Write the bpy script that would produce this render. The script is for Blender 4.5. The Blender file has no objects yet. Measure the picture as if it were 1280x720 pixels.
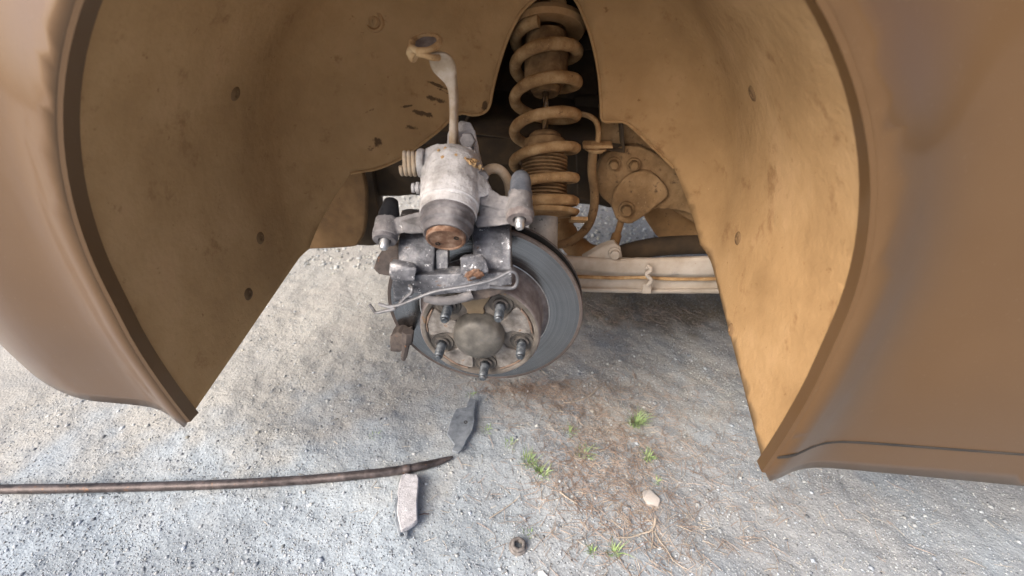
import bpy, bmesh, math, random
import numpy as np
from mathutils import Vector, Matrix, noise
from mathutils.geometry import delaunay_2d_cdt
R = math.radians
random.seed(7); rng = np.random.default_rng(7)
scene = bpy.context.scene
COL = scene.collection

# ------------------------------------------------------------------ camera
F_PX, TILT, HUB_Z = 579.9, 6.0, 0.34
def rotx(v, deg):
    c, s = math.cos(R(deg)), math.sin(R(deg))
    return Vector((v[0], v[1]*c - v[2]*s, v[1]*s + v[2]*c))
CAM = rotx((.0837, -.4476, .4158), TILT) + Vector((0, 0, HUB_Z))
_p, _y = R(36.92), R(-5.19)
FW = rotx((math.sin(_y)*math.cos(_p), math.cos(_y)*math.cos(_p), -math.sin(_p)), TILT)
RT = rotx((math.cos(_y), -math.sin(_y), 0), TILT)
UP = RT.cross(FW)
cd = bpy.data.cameras.new('camera'); cam = bpy.data.objects.new('camera', cd); COL.objects.link(cam)
cd.sensor_width = 36; cd.lens = 36*F_PX/1280; cd.clip_start = .01; cd.clip_end = 500
cam.matrix_world = Matrix(((RT.x, UP.x, -FW.x, CAM.x), (RT.y, UP.y, -FW.y, CAM.y), (RT.z, UP.z, -FW.z, CAM.z), (0, 0, 0, 1)))
scene.camera = cam
cd.dof.use_dof = True; cd.dof.focus_distance = .66; cd.dof.aperture_fstop = 4.0

# ------------------------------------------------------------------ light
SUN_EL, SUN_AZ = 38, -46        # degrees; azimuth of the sun seen from the wheel, from -Y towards -X
sd = Vector((math.sin(R(SUN_AZ))*math.cos(R(SUN_EL)), -math.cos(R(SUN_AZ))*math.cos(R(SUN_EL)), math.sin(R(SUN_EL))))
world = bpy.data.worlds.new('World'); scene.world = world; world.use_nodes = True
wn = world.node_tree; wn.nodes.clear()
sky = wn.nodes.new('ShaderNodeTexSky'); sky.sky_type = 'NISHITA'; sky.sun_disc = False
sky.sun_elevation = R(SUN_EL); sky.sun_rotation = math.atan2(sd.x, sd.y)
sky.air_density = .6; sky.dust_density = 5.0; sky.ozone_density = .6
bg = wn.nodes.new('ShaderNodeBackground'); bg.inputs[1].default_value = .15
wo = wn.nodes.new('ShaderNodeOutputWorld')
wn.links.new(sky.outputs[0], bg.inputs[0]); wn.links.new(bg.outputs[0], wo.inputs[0])
ld = bpy.data.lights.new('sun', 'SUN'); ld.energy = 1.5; ld.angle = R(38); ld.color = (1, .975, .94)
sun = bpy.data.objects.new('sun', ld); COL.objects.link(sun)
sun.rotation_euler = sd.to_track_quat('Z', 'Y').to_euler(); sun.location = (-2, -3, 5)
vs = scene.view_settings
vs.view_transform = 'Standard'; vs.look = 'None'; vs.gamma = 1; vs.exposure = 0.88

# ------------------------------------------------------------------ helpers
def ray(px, py): return FW + RT*((px-640)/F_PX) - UP*((py-360)/F_PX)
def at(px, py, Y):
    d = ray(px, py); return CAM + d*((Y-CAM.y)/d.y)
def gr(px, py, z=0.0):
    d = ray(px, py); return CAM + d*((z-CAM.z)/d.z)
def pxm(P): return (Vector(P)-CAM).dot(FW)/F_PX       # metres per pixel at P
def pix(P):
    v = Vector(P)-CAM; z = v.dot(FW); return 640+F_PX*v.dot(RT)/z, 360-F_PX*v.dot(UP)/z
def smooth_path(pts, n=8, closed=False):
    P = [Vector(p) for p in pts]; out = []; m = len(P)
    rngk = range(m) if closed else range(m-1)
    for i in rngk:
        if closed: a, b, c, d = P[(i-1) % m], P[i], P[(i+1) % m], P[(i+2) % m]
        else: a, b, c, d = P[max(i-1, 0)], P[i], P[i+1], P[min(i+2, m-1)]
        for k in range(n):
            t = k/n
            out.append(.5*((2*b)+(c-a)*t+(2*a-5*b+4*c-d)*t*t+(3*b-a-3*c+d)*t**3))
    if not closed: out.append(P[-1])
    return out
def basis(d):
    d = Vector(d).normalized(); a = Vector((0, 0, 1)) if abs(d.z) < .9 else Vector((1, 0, 0))
    u = d.cross(a).normalized(); return u, d.cross(u).normalized(), d

class MB:
    def __init__(s): s.v = []; s.f = []
    def add(s, vs_, fs):
        o = len(s.v); s.v += [Vector(v) for v in vs_]; s.f += [[i+o for i in f] for f in fs]; return s
    def tube(s, pts, r, seg=12, cap=True, closed=False):
        P = [Vector(p) for p in pts]; n = len(P)
        rr = r if isinstance(r, (list, tuple)) else [r]*n
        u = None; rings = []
        for i in range(n):
            if closed: t = (P[(i+1) % n]-P[i-1])
            else: t = P[min(i+1, n-1)]-P[max(i-1, 0)]
            t.normalize()
            if u is None: u = basis(t)[0]
            u = (u-t*u.dot(t)).normalized(); w = t.cross(u)
            rings.append([P[i]+(u*math.cos(2*math.pi*k/seg)+w*math.sin(2*math.pi*k/seg))*rr[i] for k in range(seg)])
        vs_ = [v for ring in rings for v in ring]; fs = []
        for i in range(n if closed else n-1):
            j = (i+1) % n
            for k in range(seg): fs.append([i*seg+k, i*seg+(k+1) % seg, j*seg+(k+1) % seg, j*seg+k])
        if cap and not closed: fs += [list(range(seg))[::-1], [(n-1)*seg+k for k in range(seg)]]
        return s.add(vs_, fs)
    def lathe(s, o, axis, prof, seg=32, closed=False):
        o = Vector(o); u, w, d = basis(axis); vs_ = []; fs = []; n = len(prof)
        for (r, h) in prof:
            r = max(r, 1e-5)
            vs_ += [o+d*h+(u*math.cos(2*math.pi*k/seg)+w*math.sin(2*math.pi*k/seg))*r for k in range(seg)]
        for i in range(n if closed else n-1):
            j = (i+1) % n
            for k in range(seg): fs.append([i*seg+k, i*seg+(k+1) % seg, j*seg+(k+1) % seg, j*seg+k])
        return s.add(vs_, fs)
    def cyl(s, a, b, r1, r2=None, seg=20):
        a, b = Vector(a), Vector(b); L = (b-a).length; r2 = r1 if r2 is None else r2
        return s.lathe(a, b-a, [(0, 0), (r1, 0), (r2, L), (0, L)], seg)
    def hull(s, pts):
        bm = bmesh.new(); [bm.verts.new(p) for p in pts]
        bmesh.ops.convex_hull(bm, input=bm.verts)
        bm.verts.ensure_lookup_table()
        us = [v for v in bm.verts if v.link_faces]; ix = {v: i for i, v in enumerate(us)}
        s.add([v.co.copy() for v in us], [[ix[v] for v in f.verts] for f in bm.faces]); bm.free(); return s
    def slab(s, pts, vec):
        vec = Vector(vec); return s.hull([Vector(p) for p in pts]+[Vector(p)+vec for p in pts])
    def prism(s, pts, vec):
        P = [Vector(p) for p in pts]; n = len(P); vec = Vector(vec)
        return s.add(P+[p+vec for p in P], [list(range(n)), list(range(n, 2*n))[::-1]]+[[i, (i+1) % n, n+(i+1) % n, n+i] for i in range(n)])
    def box(s, c, sz, rot=None):
        c = Vector(c); m = rot or Matrix.Identity(3); vs_ = []
        for x in (-1, 1):
            for y in (-1, 1):
                for z in (-1, 1): vs_.append(c+m @ Vector((x*sz[0]/2, y*sz[1]/2, z*sz[2]/2)))
        return s.add(vs_, [[0, 1, 3, 2], [4, 6, 7, 5], [0, 4, 5, 1], [2, 3, 7, 6], [0, 2, 6, 4], [1, 5, 7, 3]])
    def loft(s, secs, cap=True):
        n = len(secs[0]); vs_ = [v for q in secs for v in q]; fs = []
        for i in range(len(secs)-1):
            for k in range(n): fs.append([i*n+k, i*n+(k+1) % n, (i+1)*n+(k+1) % n, (i+1)*n+k])
        if cap: fs += [list(range(n))[::-1], [(len(secs)-1)*n+k for k in range(n)]]
        return s.add(vs_, fs)
    def build(s, name, mat, parent=None, local=False, smooth=True, bevel=0, bseg=2, subsurf=0, remesh=0, soft=0, rough=0, rscale=60, solid=0, angle=40):
        W = WM.get(parent, Matrix.Identity(4)) if parent else Matrix.Identity(4)
        V = s.v
        if not local and parent: Wi = W.inverted(); V = [Wi @ v for v in V]
        me = bpy.data.meshes.new(name); me.from_pydata([tuple(v) for v in V], [], s.f)
        bm = bmesh.new(); bm.from_mesh(me)
        bmesh.ops.remove_doubles(bm, verts=bm.verts, dist=2e-5)
        bmesh.ops.recalc_face_normals(bm, faces=bm.faces)
        bm.to_mesh(me); bm.free()
        o = bpy.data.objects.new(name, me); COL.objects.link(o); o.parent = parent; WM[o] = W
        me.materials.append(M[mat])
        if solid: m = o.modifiers.new('s', 'SOLIDIFY'); m.thickness = solid; m.offset = 0
        if bevel: m = o.modifiers.new('b', 'BEVEL'); m.width = bevel; m.segments = bseg; m.limit_method = 'ANGLE'; m.angle_limit = R(35); m.harden_normals = False
        if remesh:
            m = o.modifiers.new('r', 'REMESH'); m.mode = 'VOXEL'; m.voxel_size = remesh; m.use_smooth_shade = True
            if soft: m = o.modifiers.new('sm', 'SMOOTH'); m.factor = .5; m.iterations = soft
        if subsurf: m = o.modifiers.new('ss', 'SUBSURF'); m.levels = m.render_levels = subsurf
        if rough:
            tx = bpy.data.textures.new('cast', 'CLOUDS'); tx.noise_scale = 1/rscale; tx.noise_depth = 3
            m = o.modifiers.new('d', 'DISPLACE'); m.texture = tx; m.strength = rough; m.texture_coords = 'GLOBAL'; m.mid_level = .5
        if smooth:
            for p in me.polygons: p.use_smooth = True
            if not remesh and not subsurf:
                try: me.set_sharp_from_angle(angle=R(angle))
                except Exception: pass
        return o
WM = {}
def thing(name, label, cat, loc=(0, 0, 0), rx=0, group=None):
    o = bpy.data.objects.new(name, None); COL.objects.link(o); o.empty_display_size = .02
    o.location = loc; o.rotation_euler = (R(rx), 0, 0)
    WM[o] = Matrix.Translation(loc) @ Matrix.Rotation(R(rx), 4, 'X')
    return tag(o, label, cat, group)
def tag(o, label=None, cat=None, group=None, kind=None):
    for k, v in (('label', label), ('category', cat), ('group', group), ('kind', kind)):
        if v: o[k] = v
    return o

# ------------------------------------------------------------------ materials
M = {}
def mat(name, cols, nscale=40, rough=.8, metal=0, bump=.3, bscale=400, bdist=.001, fleck=None, contrast=(.32, .68), stains=None, aniso=None, spec=.3, streak=None):
    m = bpy.data.materials.new(name); m.use_nodes = True; M[name] = m
    nt = m.node_tree; N = nt.nodes; L = nt.links; b = N['Principled BSDF']
    tc = N.new('ShaderNodeTexCoord'); co = tc.outputs['Object']
    if streak:
        mp = N.new('ShaderNodeMapping'); mp.inputs['Scale'].default_value = streak; L.new(co, mp.inputs[0]); cs = mp.outputs[0]
    else: cs = co
    n1 = N.new('ShaderNodeTexNoise'); n1.inputs['Scale'].default_value = nscale; n1.inputs['Detail'].default_value = 9; n1.inputs['Roughness'].default_value = .62
    L.new(cs, n1.inputs['Vector'])
    r1 = N.new('ShaderNodeValToRGB'); el = r1.color_ramp.elements
    k = len(cols)
    while len(el) < k: el.new(.5)
    for i, c in enumerate(cols):
        el[i].position = contrast[0]+(contrast[1]-contrast[0])*i/(k-1) if k > 1 else .5; el[i].color = (*c, 1)
    L.new(n1.outputs[0], r1.inputs[0]); colr = r1.outputs[0]
    def mixc(fac, base, c):
        x = N.new('ShaderNodeMix'); x.data_type = 'RGBA'; L.new(fac, x.inputs[0]); L.new(base, x.inputs[6]); x.inputs[7].default_value = (*c, 1); return x.outputs[2]
    def thresh(sock, lo, hi):
        q = N.new('ShaderNodeMapRange'); q.interpolation_type = 'SMOOTHSTEP'; q.inputs[1].default_value = lo; q.inputs[2].default_value = hi; L.new(sock, q.inputs[0]); return q.outputs[0]
    for (sc, lo, hi, c) in (fleck or []):
        n2 = N.new('ShaderNodeTexNoise'); n2.inputs['Scale'].default_value = sc; n2.inputs['Detail'].default_value = 5; n2.inputs['Roughness'].default_value = .7
        L.new(co, n2.inputs['Vector']); colr = mixc(thresh(n2.outputs[0], lo, hi), colr, c)
    if stains:
        nn = N.new('ShaderNodeTexNoise'); nn.inputs['Scale'].default_value = 90; nn.inputs['Detail'].default_value = 8; nn.inputs['Roughness'].default_value = .7; L.new(co, nn.inputs['Vector'])
        for (c, size, ang, colour) in stains:
            mp = N.new('ShaderNodeMapping'); mp.vector_type = 'TEXTURE'
            mp.inputs['Location'].default_value = c; mp.inputs['Rotation'].default_value = (0, ang, 0); mp.inputs['Scale'].default_value = size
            L.new(co, mp.inputs[0])
            ln = N.new('ShaderNodeVectorMath'); ln.operation = 'LENGTH'; L.new(mp.outputs[0], ln.inputs[0])
            ad = N.new('ShaderNodeMath'); ad.operation = 'MULTIPLY_ADD'; L.new(nn.outputs[0], ad.inputs[0]); ad.inputs[1].default_value = 3.2; L.new(ln.outputs['Value'], ad.inputs[2])
            colr = mixc(thresh(ad.outputs[0], 2.55, 2.05), colr, colour)
    L.new(colr, b.inputs['Base Color'])
    b.inputs['Metallic'].default_value = metal; b.inputs['Specular IOR Level'].default_value = spec
    rm = N.new('ShaderNodeMapRange'); rm.inputs[1].default_value = .3; rm.inputs[2].default_value = .7
    rm.inputs[3].default_value = max(rough-.12, .05); rm.inputs[4].default_value = min(rough+.12, 1); L.new(n1.outputs[0], rm.inputs[0]); L.new(rm.outputs[0], b.inputs['Roughness'])
    if bump:
        nb = N.new('ShaderNodeTexNoise'); nb.inputs['Scale'].default_value = bscale; nb.inputs['Detail'].default_value = 6; nb.inputs['Roughness'].default_value = .65
        L.new(co, nb.inputs['Vector'])
        bp = N.new('ShaderNodeBump'); bp.inputs['Strength'].default_value = bump; bp.inputs['Distance'].default_value = bdist
        L.new(nb.outputs[0], bp.inputs['Height']); L.new(bp.outputs[0], b.inputs['Normal'])
        m['bump'] = bp.name
    return m

DK = (.105, .060, .028)
def st(px, py, Y, w, h, ang, c=DK):
    P = at(px, py, Y); k = pxm(P); return ((P.x, P.y-.3, P.z-.3), (w*k, .06, h*k), R(ang), c)
STAINS = [st(545, 107, .27, 17, 2.2, 18), st(560, 118, .27, 16, 1.6, 24), st(542, 124, .27, 14, 3.5, 14), st(527, 142, .27, 12, 3.4, 12), st(515, 160, .27, 9, 3, 4),
          st(508, 133, .27, 9, 1.6, -10), st(453, 143, .24, 9, 2.2, -22), st(463, 183, .24, 8, 8, 0), st(455, 193, .24, 11, 4, -45), st(606, 131, .27, 4, 9, 20)]
TAN1, TAN2, TAN3 = (.285, .168, .072), (.38, .232, .104), (.475, .305, .150)
mat('arch_dust', [TAN1, TAN2, TAN3], 9, .9, bump=.55, bscale=75, bdist=.003, contrast=(.25, .75), stains=STAINS,
    fleck=[(70, .63, .74, (.24, .13, .052)), (260, .66, .76, (.52, .33, .17)), (22, .56, .74, (.27, .15, .063)), (9, .55, .75, (.43, .26, .125))])
mat('under_dust', [(.19, .105, .042), (.29, .165, .07), (.40, .24, .115)], 16, .92, bump=.5, bscale=140, fleck=[(120, .62, .7, (.08, .05, .028))])
mat('under_mid', [(.10, .058, .027), (.17, .10, .045), (.24, .145, .07)], 16, .92, bump=.5, bscale=140, fleck=[(120, .62, .7, (.08, .05, .028))])
mat('under_mid2', [(.15, .088, .040), (.24, .145, .066), (.33, .21, .105)], 22, .92, bump=.8, bscale=120, bdist=.002, fleck=[(90, .58, .7, (.11, .066, .034)), (250, .62, .7, (.36, .24, .13))])
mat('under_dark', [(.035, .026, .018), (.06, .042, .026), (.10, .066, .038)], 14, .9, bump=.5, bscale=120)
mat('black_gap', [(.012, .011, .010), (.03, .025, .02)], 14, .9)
mat('spring_dust', [(.20, .11, .046), (.33, .20, .09), (.46, .31, .16)], 45, .88, bump=.6, bscale=260, fleck=[(140, .62, .70, (.14, .075, .036)), (330, .62, .7, (.50, .36, .22))])
mat('boot_dust', [(.09, .052, .025), (.20, .12, .055), (.34, .215, .105)], 40, .9, bump=.3)
mat('rod_steel', [(.42, .42, .42), (.62, .61, .60)], 60, .2, 1, bump=0)
mat('damper_tube', [(.17, .17, .165), (.36, .345, .32), (.52, .48, .43)], 26, .7, .15, fleck=[(90, .6, .68, (.055, .06, .065))])
mat('arm_dust', [(.27, .22, .165), (.375, .32, .26), (.45, .40, .345)], 16, .9, bump=.3, bscale=200, fleck=[(20, .60, .7, (.27, .25, .22)), (200, .66, .73, (.24, .15, .09))])
mat('arm_body', [(.38, .29, .20), (.50, .41, .32), (.54, .50, .45)], 9, .9, bump=.3, bscale=200, fleck=[(200, .66, .73, (.22, .14, .085))])
mat('caliper_dust', [(.27, .25, .235), (.50, .485, .475), (.68, .67, .665)], 34, .86, bump=.9, bscale=420, bdist=.0015, fleck=[(60, .60, .68, (.36, .34, .33)), (35, .62, .72, (.40, .33, .26)), (400, .62, .70, (.27, .24, .21))])
mat('caliper_grey', [(.11, .105, .105), (.20, .19, .19), (.34, .32, .31)], 40, .68, .25, bump=.7, bscale=380, bdist=.0012, fleck=[(120, .65, .69, (.62, .62, .62))])
mat('bracket_grey', [(.045, .045, .051), (.115, .117, .128), (.26, .263, .28)], 34, .55, .4, bump=.75, bscale=330, bdist=.0012,
    fleck=[(22, .52, .72, (.42, .405, .40)), (85, .62, .67, (.72, .73, .75)), (45, .64, .72, (.17, .10, .06)), (300, .62, .69, (.50, .50, .52))])
mat('bracket_rust', [(.045, .038, .035), (.095, .078, .070), (.155, .125, .105)], 40, .8, .15, bump=.7, bscale=350, fleck=[(90, .63, .7, (.25, .12, .06))])
mat('cable_bracket', [(.31, .225, .14), (.43, .335, .235), (.55, .47, .38)], 40, .85, bump=.3)
mat('ring_rust', [(.30, .17, .07), (.42, .27, .13), (.5, .36, .2)], 60, .9, bump=.5, fleck=[(130, .6, .7, (.10, .06, .035))])
mat('piston_rust', [(.09, .045, .028), (.19, .105, .065), (.34, .23, .165)], 85, .75, .1, bump=.6, bscale=300, fleck=[(110, .66, .70, (.05, .022, .012))])
mat('rubber_grey', [(.05, .046, .047), (.13, .12, .122), (.30, .285, .28)], 30, .62, bump=.15)
mat('boot_blue', [(.06, .066, .078), (.11, .12, .14), (.20, .21, .235)], 50, .5, .1, bump=.2)
mat('rubber_black', [(.012, .013, .016), (.03, .032, .036)], 60, .5, bump=.2)
mat('bright_steel', [(.42, .42, .42), (.66, .66, .65)], 120, .38, .8, bump=.1)
mat('stud_steel', [(.05, .055, .06), (.11, .12, .13), (.24, .255, .265)], 160, .48, .75, bump=.15, fleck=[(200, .64, .7, (.13, .08, .05))])
mat('wire_steel', [(.13, .13, .135), (.24, .24, .25)], 120, .5, .6, bump=.2, fleck=[(160, .62, .7, (.2, .12, .07))])
mat('hub_cap', [(.07, .066, .06), (.13, .12, .105), (.21, .195, .17)], 38, .55, .3, bump=.4, bscale=260, contrast=(.3, .7), fleck=[(300, .64, .72, (.12, .10, .08)), (26, .60, .72, (.12, .12, .125))])
mat('hat_face', [(.08, .07, .06), (.15, .13, .11), (.26, .23, .20)], 34, .8, .15, bump=.6, bscale=300, fleck=[(38, .60, .68, (.25, .155, .085)), (150, .66, .72, (.17, .085, .045))])
mat('flange_pale', [(.105, .092, .08), (.20, .18, .16), (.34, .32, .295)], 60, .78, .15, bump=.4, bscale=300, fleck=[(60, .60, .7, (.24, .145, .08)), (300, .62, .7, (.12, .09, .07))])
mat('flange_ochre', [(.17, .125, .075), (.25, .19, .125)], 42, .8, .1, bump=.4, fleck=[(60, .62, .7, (.25, .13, .06))])
mat('edge_rust', [(.15, .095, .065), (.26, .19, .145)], 80, .9, .0, bump=.5)
mat('stud_well', [(.05, .047, .045), (.10, .09, .08), (.15, .13, .11)], 70, .8, .2, bump=.5)
mat('hat_side', [(.13, .105, .10), (.21, .18, .17), (.30, .27, .255)], 60, .85, .1, bump=1, bscale=420, bdist=.0016, fleck=[(300, .64, .7, (.10, .065, .055)), (420, .70, .74, (.6, .6, .58))])
mat('disc_edge', [(.085, .07, .062), (.13, .105, .095)], 80, .8, .2, bump=.6)
mat('vane_dark', [(.012, .011, .010), (.03, .026, .022)], 80, .9)
mat('tool_steel', [(.04, .034, .033), (.085, .07, .067), (.15, .125, .12)], 60, .45, .4, bump=.4, fleck=[(90, .6, .68, (.17, .10, .065))])
mat('pad_plate', [(.15, .17, .19), (.24, .265, .29), (.32, .35, .375)], 70, .6, .3, bump=.5, fleck=[(160, .64, .7, (.055, .06, .068))])
mat('pad_lining', [(.36, .35, .36), (.52, .51, .52), (.64, .63, .64)], 90, .9, 0, bump=1, bscale=380, bdist=.0015, fleck=[(330, .60, .66, (.12, .115, .12))])
mat('nut_rust', [(.13, .115, .105), (.22, .20, .185), (.33, .30, .28)], 120, .75, .25, bump=.5)
mat('stone_pale', [(.48, .43, .38), (.62, .57, .52)], 60, .95, bump=.6)
mat('white_chip', [(.66, .65, .63), (.78, .78, .76)], 60, .9)
mat('straw', [(.36, .30, .23), (.50, .43, .34), (.62, .55, .46)], 30, .85, bump=0)
mat('twig', [(.34, .28, .215), (.50, .43, .35)], 70, .9)
mat('needle', [(.26, .185, .14), (.37, .285, .225), (.50, .42, .35)], 30, .85, bump=0, contrast=(.35, .65))
mat('grass_leaf', [(.17, .27, .085), (.27, .38, .15), (.40, .48, .25)], 60, .6, bump=0)
mat('gravel_stone', [(.27, .277, .28), (.38, .395, .40), (.54, .56, .57)], 210, .9, bump=.3, bscale=900, contrast=(.35, .65))
mat('car_paint', [(.098, .050, .018), (.12, .064, .025), (.145, .082, .036)], 2, .42, .2, bump=.06, bscale=260, bdist=.0004, contrast=(.2, .8), fleck=[(240, .60, .72, (.15, .088, .042)), (520, .66, .72, (.08, .045, .02))])
_b = M['car_paint'].node_tree.nodes['Principled BSDF']; _b.inputs['Coat Weight'].default_value = .45; _b.inputs['Coat Roughness'].default_value = .10
mat('black_trim', [(.02, .019, .018), (.05, .043, .036)], 20, .7)

# disc friction face: concentric grooves
m = mat('disc_face', [(.20, .20, .202), (.24, .242, .246), (.28, .282, .286)], 14, .21, 1.0, bump=0)
nt = m.node_tree; N = nt.nodes; L = nt.links; b = N['Principled BSDF']
tc = N.new('ShaderNodeTexCoord'); sx = N.new('ShaderNodeSeparateXYZ'); L.new(tc.outputs['Object'], sx.inputs[0])
cx = N.new('ShaderNodeCombineXYZ'); L.new(sx.outputs[0], cx.inputs[0]); L.new(sx.outputs[2], cx.inputs[2])
ln = N.new('ShaderNodeVectorMath'); ln.operation = 'LENGTH'; L.new(cx.outputs[0], ln.inputs[0])
nz = N.new('ShaderNodeTexNoise'); nz.noise_dimensions = '1D'; nz.inputs['Scale'].default_value = 900; nz.inputs['Detail'].default_value = 4; L.new(ln.outputs['Value'], nz.inputs['W'])
bp = N.new('ShaderNodeBump'); bp.inputs['Strength'].default_value = .18; bp.inputs['Distance'].default_value = .0004; L.new(nz.outputs[0], bp.inputs['Height']); L.new(bp.outputs[0], b.inputs['Normal'])
nz2 = N.new('ShaderNodeTexNoise'); nz2.noise_dimensions = '1D'; nz2.inputs['Scale'].default_value = 260; nz2.inputs['Detail'].default_value = 6; nz2.inputs['Roughness'].default_value = .75; L.new(ln.outputs['Value'], nz2.inputs['W'])
sr = N.new('ShaderNodeValToRGB'); sr.color_ramp.elements[0].position = .32; sr.color_ramp.elements[0].color = (.10, .098, .095, 1); sr.color_ramp.elements[1].position = .62; sr.color_ramp.elements[1].color = (.36, .36, .36, 1); L.new(nz2.outputs[0], sr.inputs[0])
mx = N.new('ShaderNodeMix'); mx.data_type = 'RGBA'; mx.inputs[0].default_value = .25; L.new(b.inputs['Base Color'].links[0].from_socket, mx.inputs[6]); L.new(sr.outputs[0], mx.inputs[7]); L.new(mx.outputs[2], b.inputs['Base Color'])
b.inputs['Anisotropic'].default_value = .35
tg = N.new('ShaderNodeTangent'); tg.direction_type = 'RADIAL'; tg.axis = 'Y'; L.new(tg.outputs[0], b.inputs['Tangent'])

# ground
m = bpy.data.materials.new('gravel_ground'); m.use_nodes = True; M['gravel_ground'] = m
nt = m.node_tree; N = nt.nodes; L = nt.links; b = N['Principled BSDF']; b.inputs['Roughness'].default_value = .95; b.inputs['Specular IOR Level'].default_value = .15
tc = N.new('ShaderNodeTexCoord'); co = tc.outputs['Object']
def nse(sc, det=6, ro=.6):
    n = N.new('ShaderNodeTexNoise'); n.inputs['Scale'].default_value = sc; n.inputs['Detail'].default_value = det; n.inputs['Roughness'].default_value = ro; L.new(co, n.inputs['Vector']); return n.outputs[0]
def ramp(s, stops):
    r = N.new('ShaderNodeValToRGB'); e = r.color_ramp.elements
    while len(e) < len(stops): e.new(.5)
    for i, (p, c) in enumerate(stops): e[i].position = p; e[i].color = (*c, 1)
    L.new(s, r.inputs[0]); return r.outputs[0]
def mixn(f, a, c, mode='MIX'):
    x = N.new('ShaderNodeMix'); x.data_type = 'RGBA'; x.blend_type = mode
    if isinstance(f, float): x.inputs[0].default_value = f
    else: L.new(f, x.inputs[0])
    L.new(a, x.inputs[6]); L.new(c, x.inputs[7]); return x.outputs[2]
fine = ramp(nse(520, 6, .75), [(.30, (.18, .203, .218)), (.45, (.275, .312, .34)), (.56, (.34, .38, .408)), (.70, (.47, .51, .54))])
dirt = ramp(nse(280, 5, .7), [(.30, (.20, .175, .15)), (.5, (.34, .31, .28)), (.7, (.48, .455, .43))])
powder = ramp(nse(420, 7, .7), [(.30, (.31, .36, .40)), (.5, (.40, .46, .505)), (.7, (.49, .555, .595))])
vor = N.new('ShaderNodeTexVoronoi'); vor.inputs['Scale'].default_value = 210; L.new(co, vor.inputs['Vector'])
va = N.new('ShaderNodeAttribute'); va.attribute_name = 'soil'
sp = N.new('ShaderNodeSeparateColor'); L.new(va.outputs['Color'], sp.inputs[0])
sand = ramp(nse(450, 6, .72), [(.30, (.27, .245, .205)), (.5, (.43, .405, .355)), (.7, (.58, .555, .50))])
c = mixn(sp.outputs[1], fine, powder); c = mixn(va.outputs['Alpha'], c, sand); c = mixn(sp.outputs[0], c, dirt)
duff_shade = ramp(nse(190, 5, .7), [(.30, (.065, .048, .028)), (.5, (.16, .122, .075)), (.72, (.33, .27, .195))]); c = mixn(sp.outputs[2], c, duff_shade); L.new(c, b.inputs['Base Color'])  # dark brown duff under the car, its shade painted into the colour
bp = N.new('ShaderNodeBump'); bp.inputs['Strength'].default_value = .6; bp.inputs['Distance'].default_value = .0016
ad = N.new('ShaderNodeMath'); ad.operation = 'ADD'; L.new(nse(260, 6, .7), ad.inputs[0]); L.new(vor.outputs['Distance'], ad.inputs[1])
L.new(ad.outputs[0], bp.inputs['Height']); L.new(bp.outputs[0], b.inputs['Normal'])

# ------------------------------------------------------------------ ground sheet
def lattice(n, seed):
    return np.random.default_rng(seed).random((n, n))
def vnoise(x, y, sc, seed):
    g = lattice(256, seed); fx, fy = x*sc, y*sc; ix, iy = np.floor(fx).astype(int), np.floor(fy).astype(int); tx, ty = fx-ix, fy-iy
    tx = tx*tx*(3-2*tx); ty = ty*ty*(3-2*ty); a = g[ix % 256, iy % 256]; b_ = g[(ix+1) % 256, iy % 256]; c_ = g[ix % 256, (iy+1) % 256]; d = g[(ix+1) % 256, (iy+1) % 256]
    return (a*(1-tx)+b_*tx)*(1-ty)+(c_*(1-tx)+d*tx)*ty
def ground_h(x, y):
    x = np.asarray(x, float); y = np.asarray(y, float)
    fade = np.exp(-((x/1.6)**2+((y-.4)/1.8)**2))
    h = (vnoise(x+9, y+9, 5, 1)-.5)*.016+(vnoise(x+5, y+5, 14, 2)-.5)*.009+(vnoise(x+5, y+5, 40, 3)-.5)*.005
    h += (vnoise(x+5, y+5, 130, 4)-.5)*.0026
    return h*fade*.8
def soil(x, y):
    x = np.asarray(x, float); y = np.asarray(y, float)
    n = vnoise(x+7, y+7, 7, 11)*.6+vnoise(x+7, y+7, 22, 12)*.4
    d = 1/(1+np.exp(-((x-.13)*9-(y-.15)*-1.5+(n-.5)*7)))
    d2 = 1/(1+np.exp(-((y-.33)*14+(x+.02)*5+(n-.5)*5)))
    dirt_ = np.clip(np.maximum(d*.75, d2*.7)*np.clip((n-.25)*2.6, 0, 1), 0, 1)
    n2 = vnoise(x+3, y+3, 5, 13)*.6+vnoise(x+3, y+3, 18, 14)*.4
    pw = np.clip((n2-.38)*4, 0, 1)/(1+np.exp((x-.08)*12))*.85
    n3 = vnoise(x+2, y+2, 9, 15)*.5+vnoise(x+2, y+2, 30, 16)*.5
    box = 1/(1+np.exp(-((y-.53)*34+(n3-.5)*6)))/(1+np.exp((y-.80)*22+(n3-.5)*5))/(1+np.exp(-((x-.10)*26+(n3-.5)*6)))  # mask of the painted shade patch under the car
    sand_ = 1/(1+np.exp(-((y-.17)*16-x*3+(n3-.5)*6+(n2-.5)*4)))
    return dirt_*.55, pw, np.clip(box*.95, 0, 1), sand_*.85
def lines(a, b_, step, far):
    core = list(np.arange(a, b_, step)); s = step; lo, hi = [a], [core[-1]]
    while lo[-1] > -far: s *= 1.35; lo.append(lo[-1]-s)
    s = step
    while hi[-1] < far: s *= 1.35; hi.append(hi[-1]+s)
    return np.array(lo[:0:-1]+core+hi[1:])
gx, gy = lines(-1.0, 1.05, .0038, 80), lines(-.3, 1.0, .0035, 80)
X, Y_ = np.meshgrid(gx, gy, indexing='ij'); nx, ny = X.shape
V = np.stack([X, Y_, ground_h(X, Y_)], -1).reshape(-1, 3)
idx = np.arange(nx*ny).reshape(nx, ny)
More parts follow.
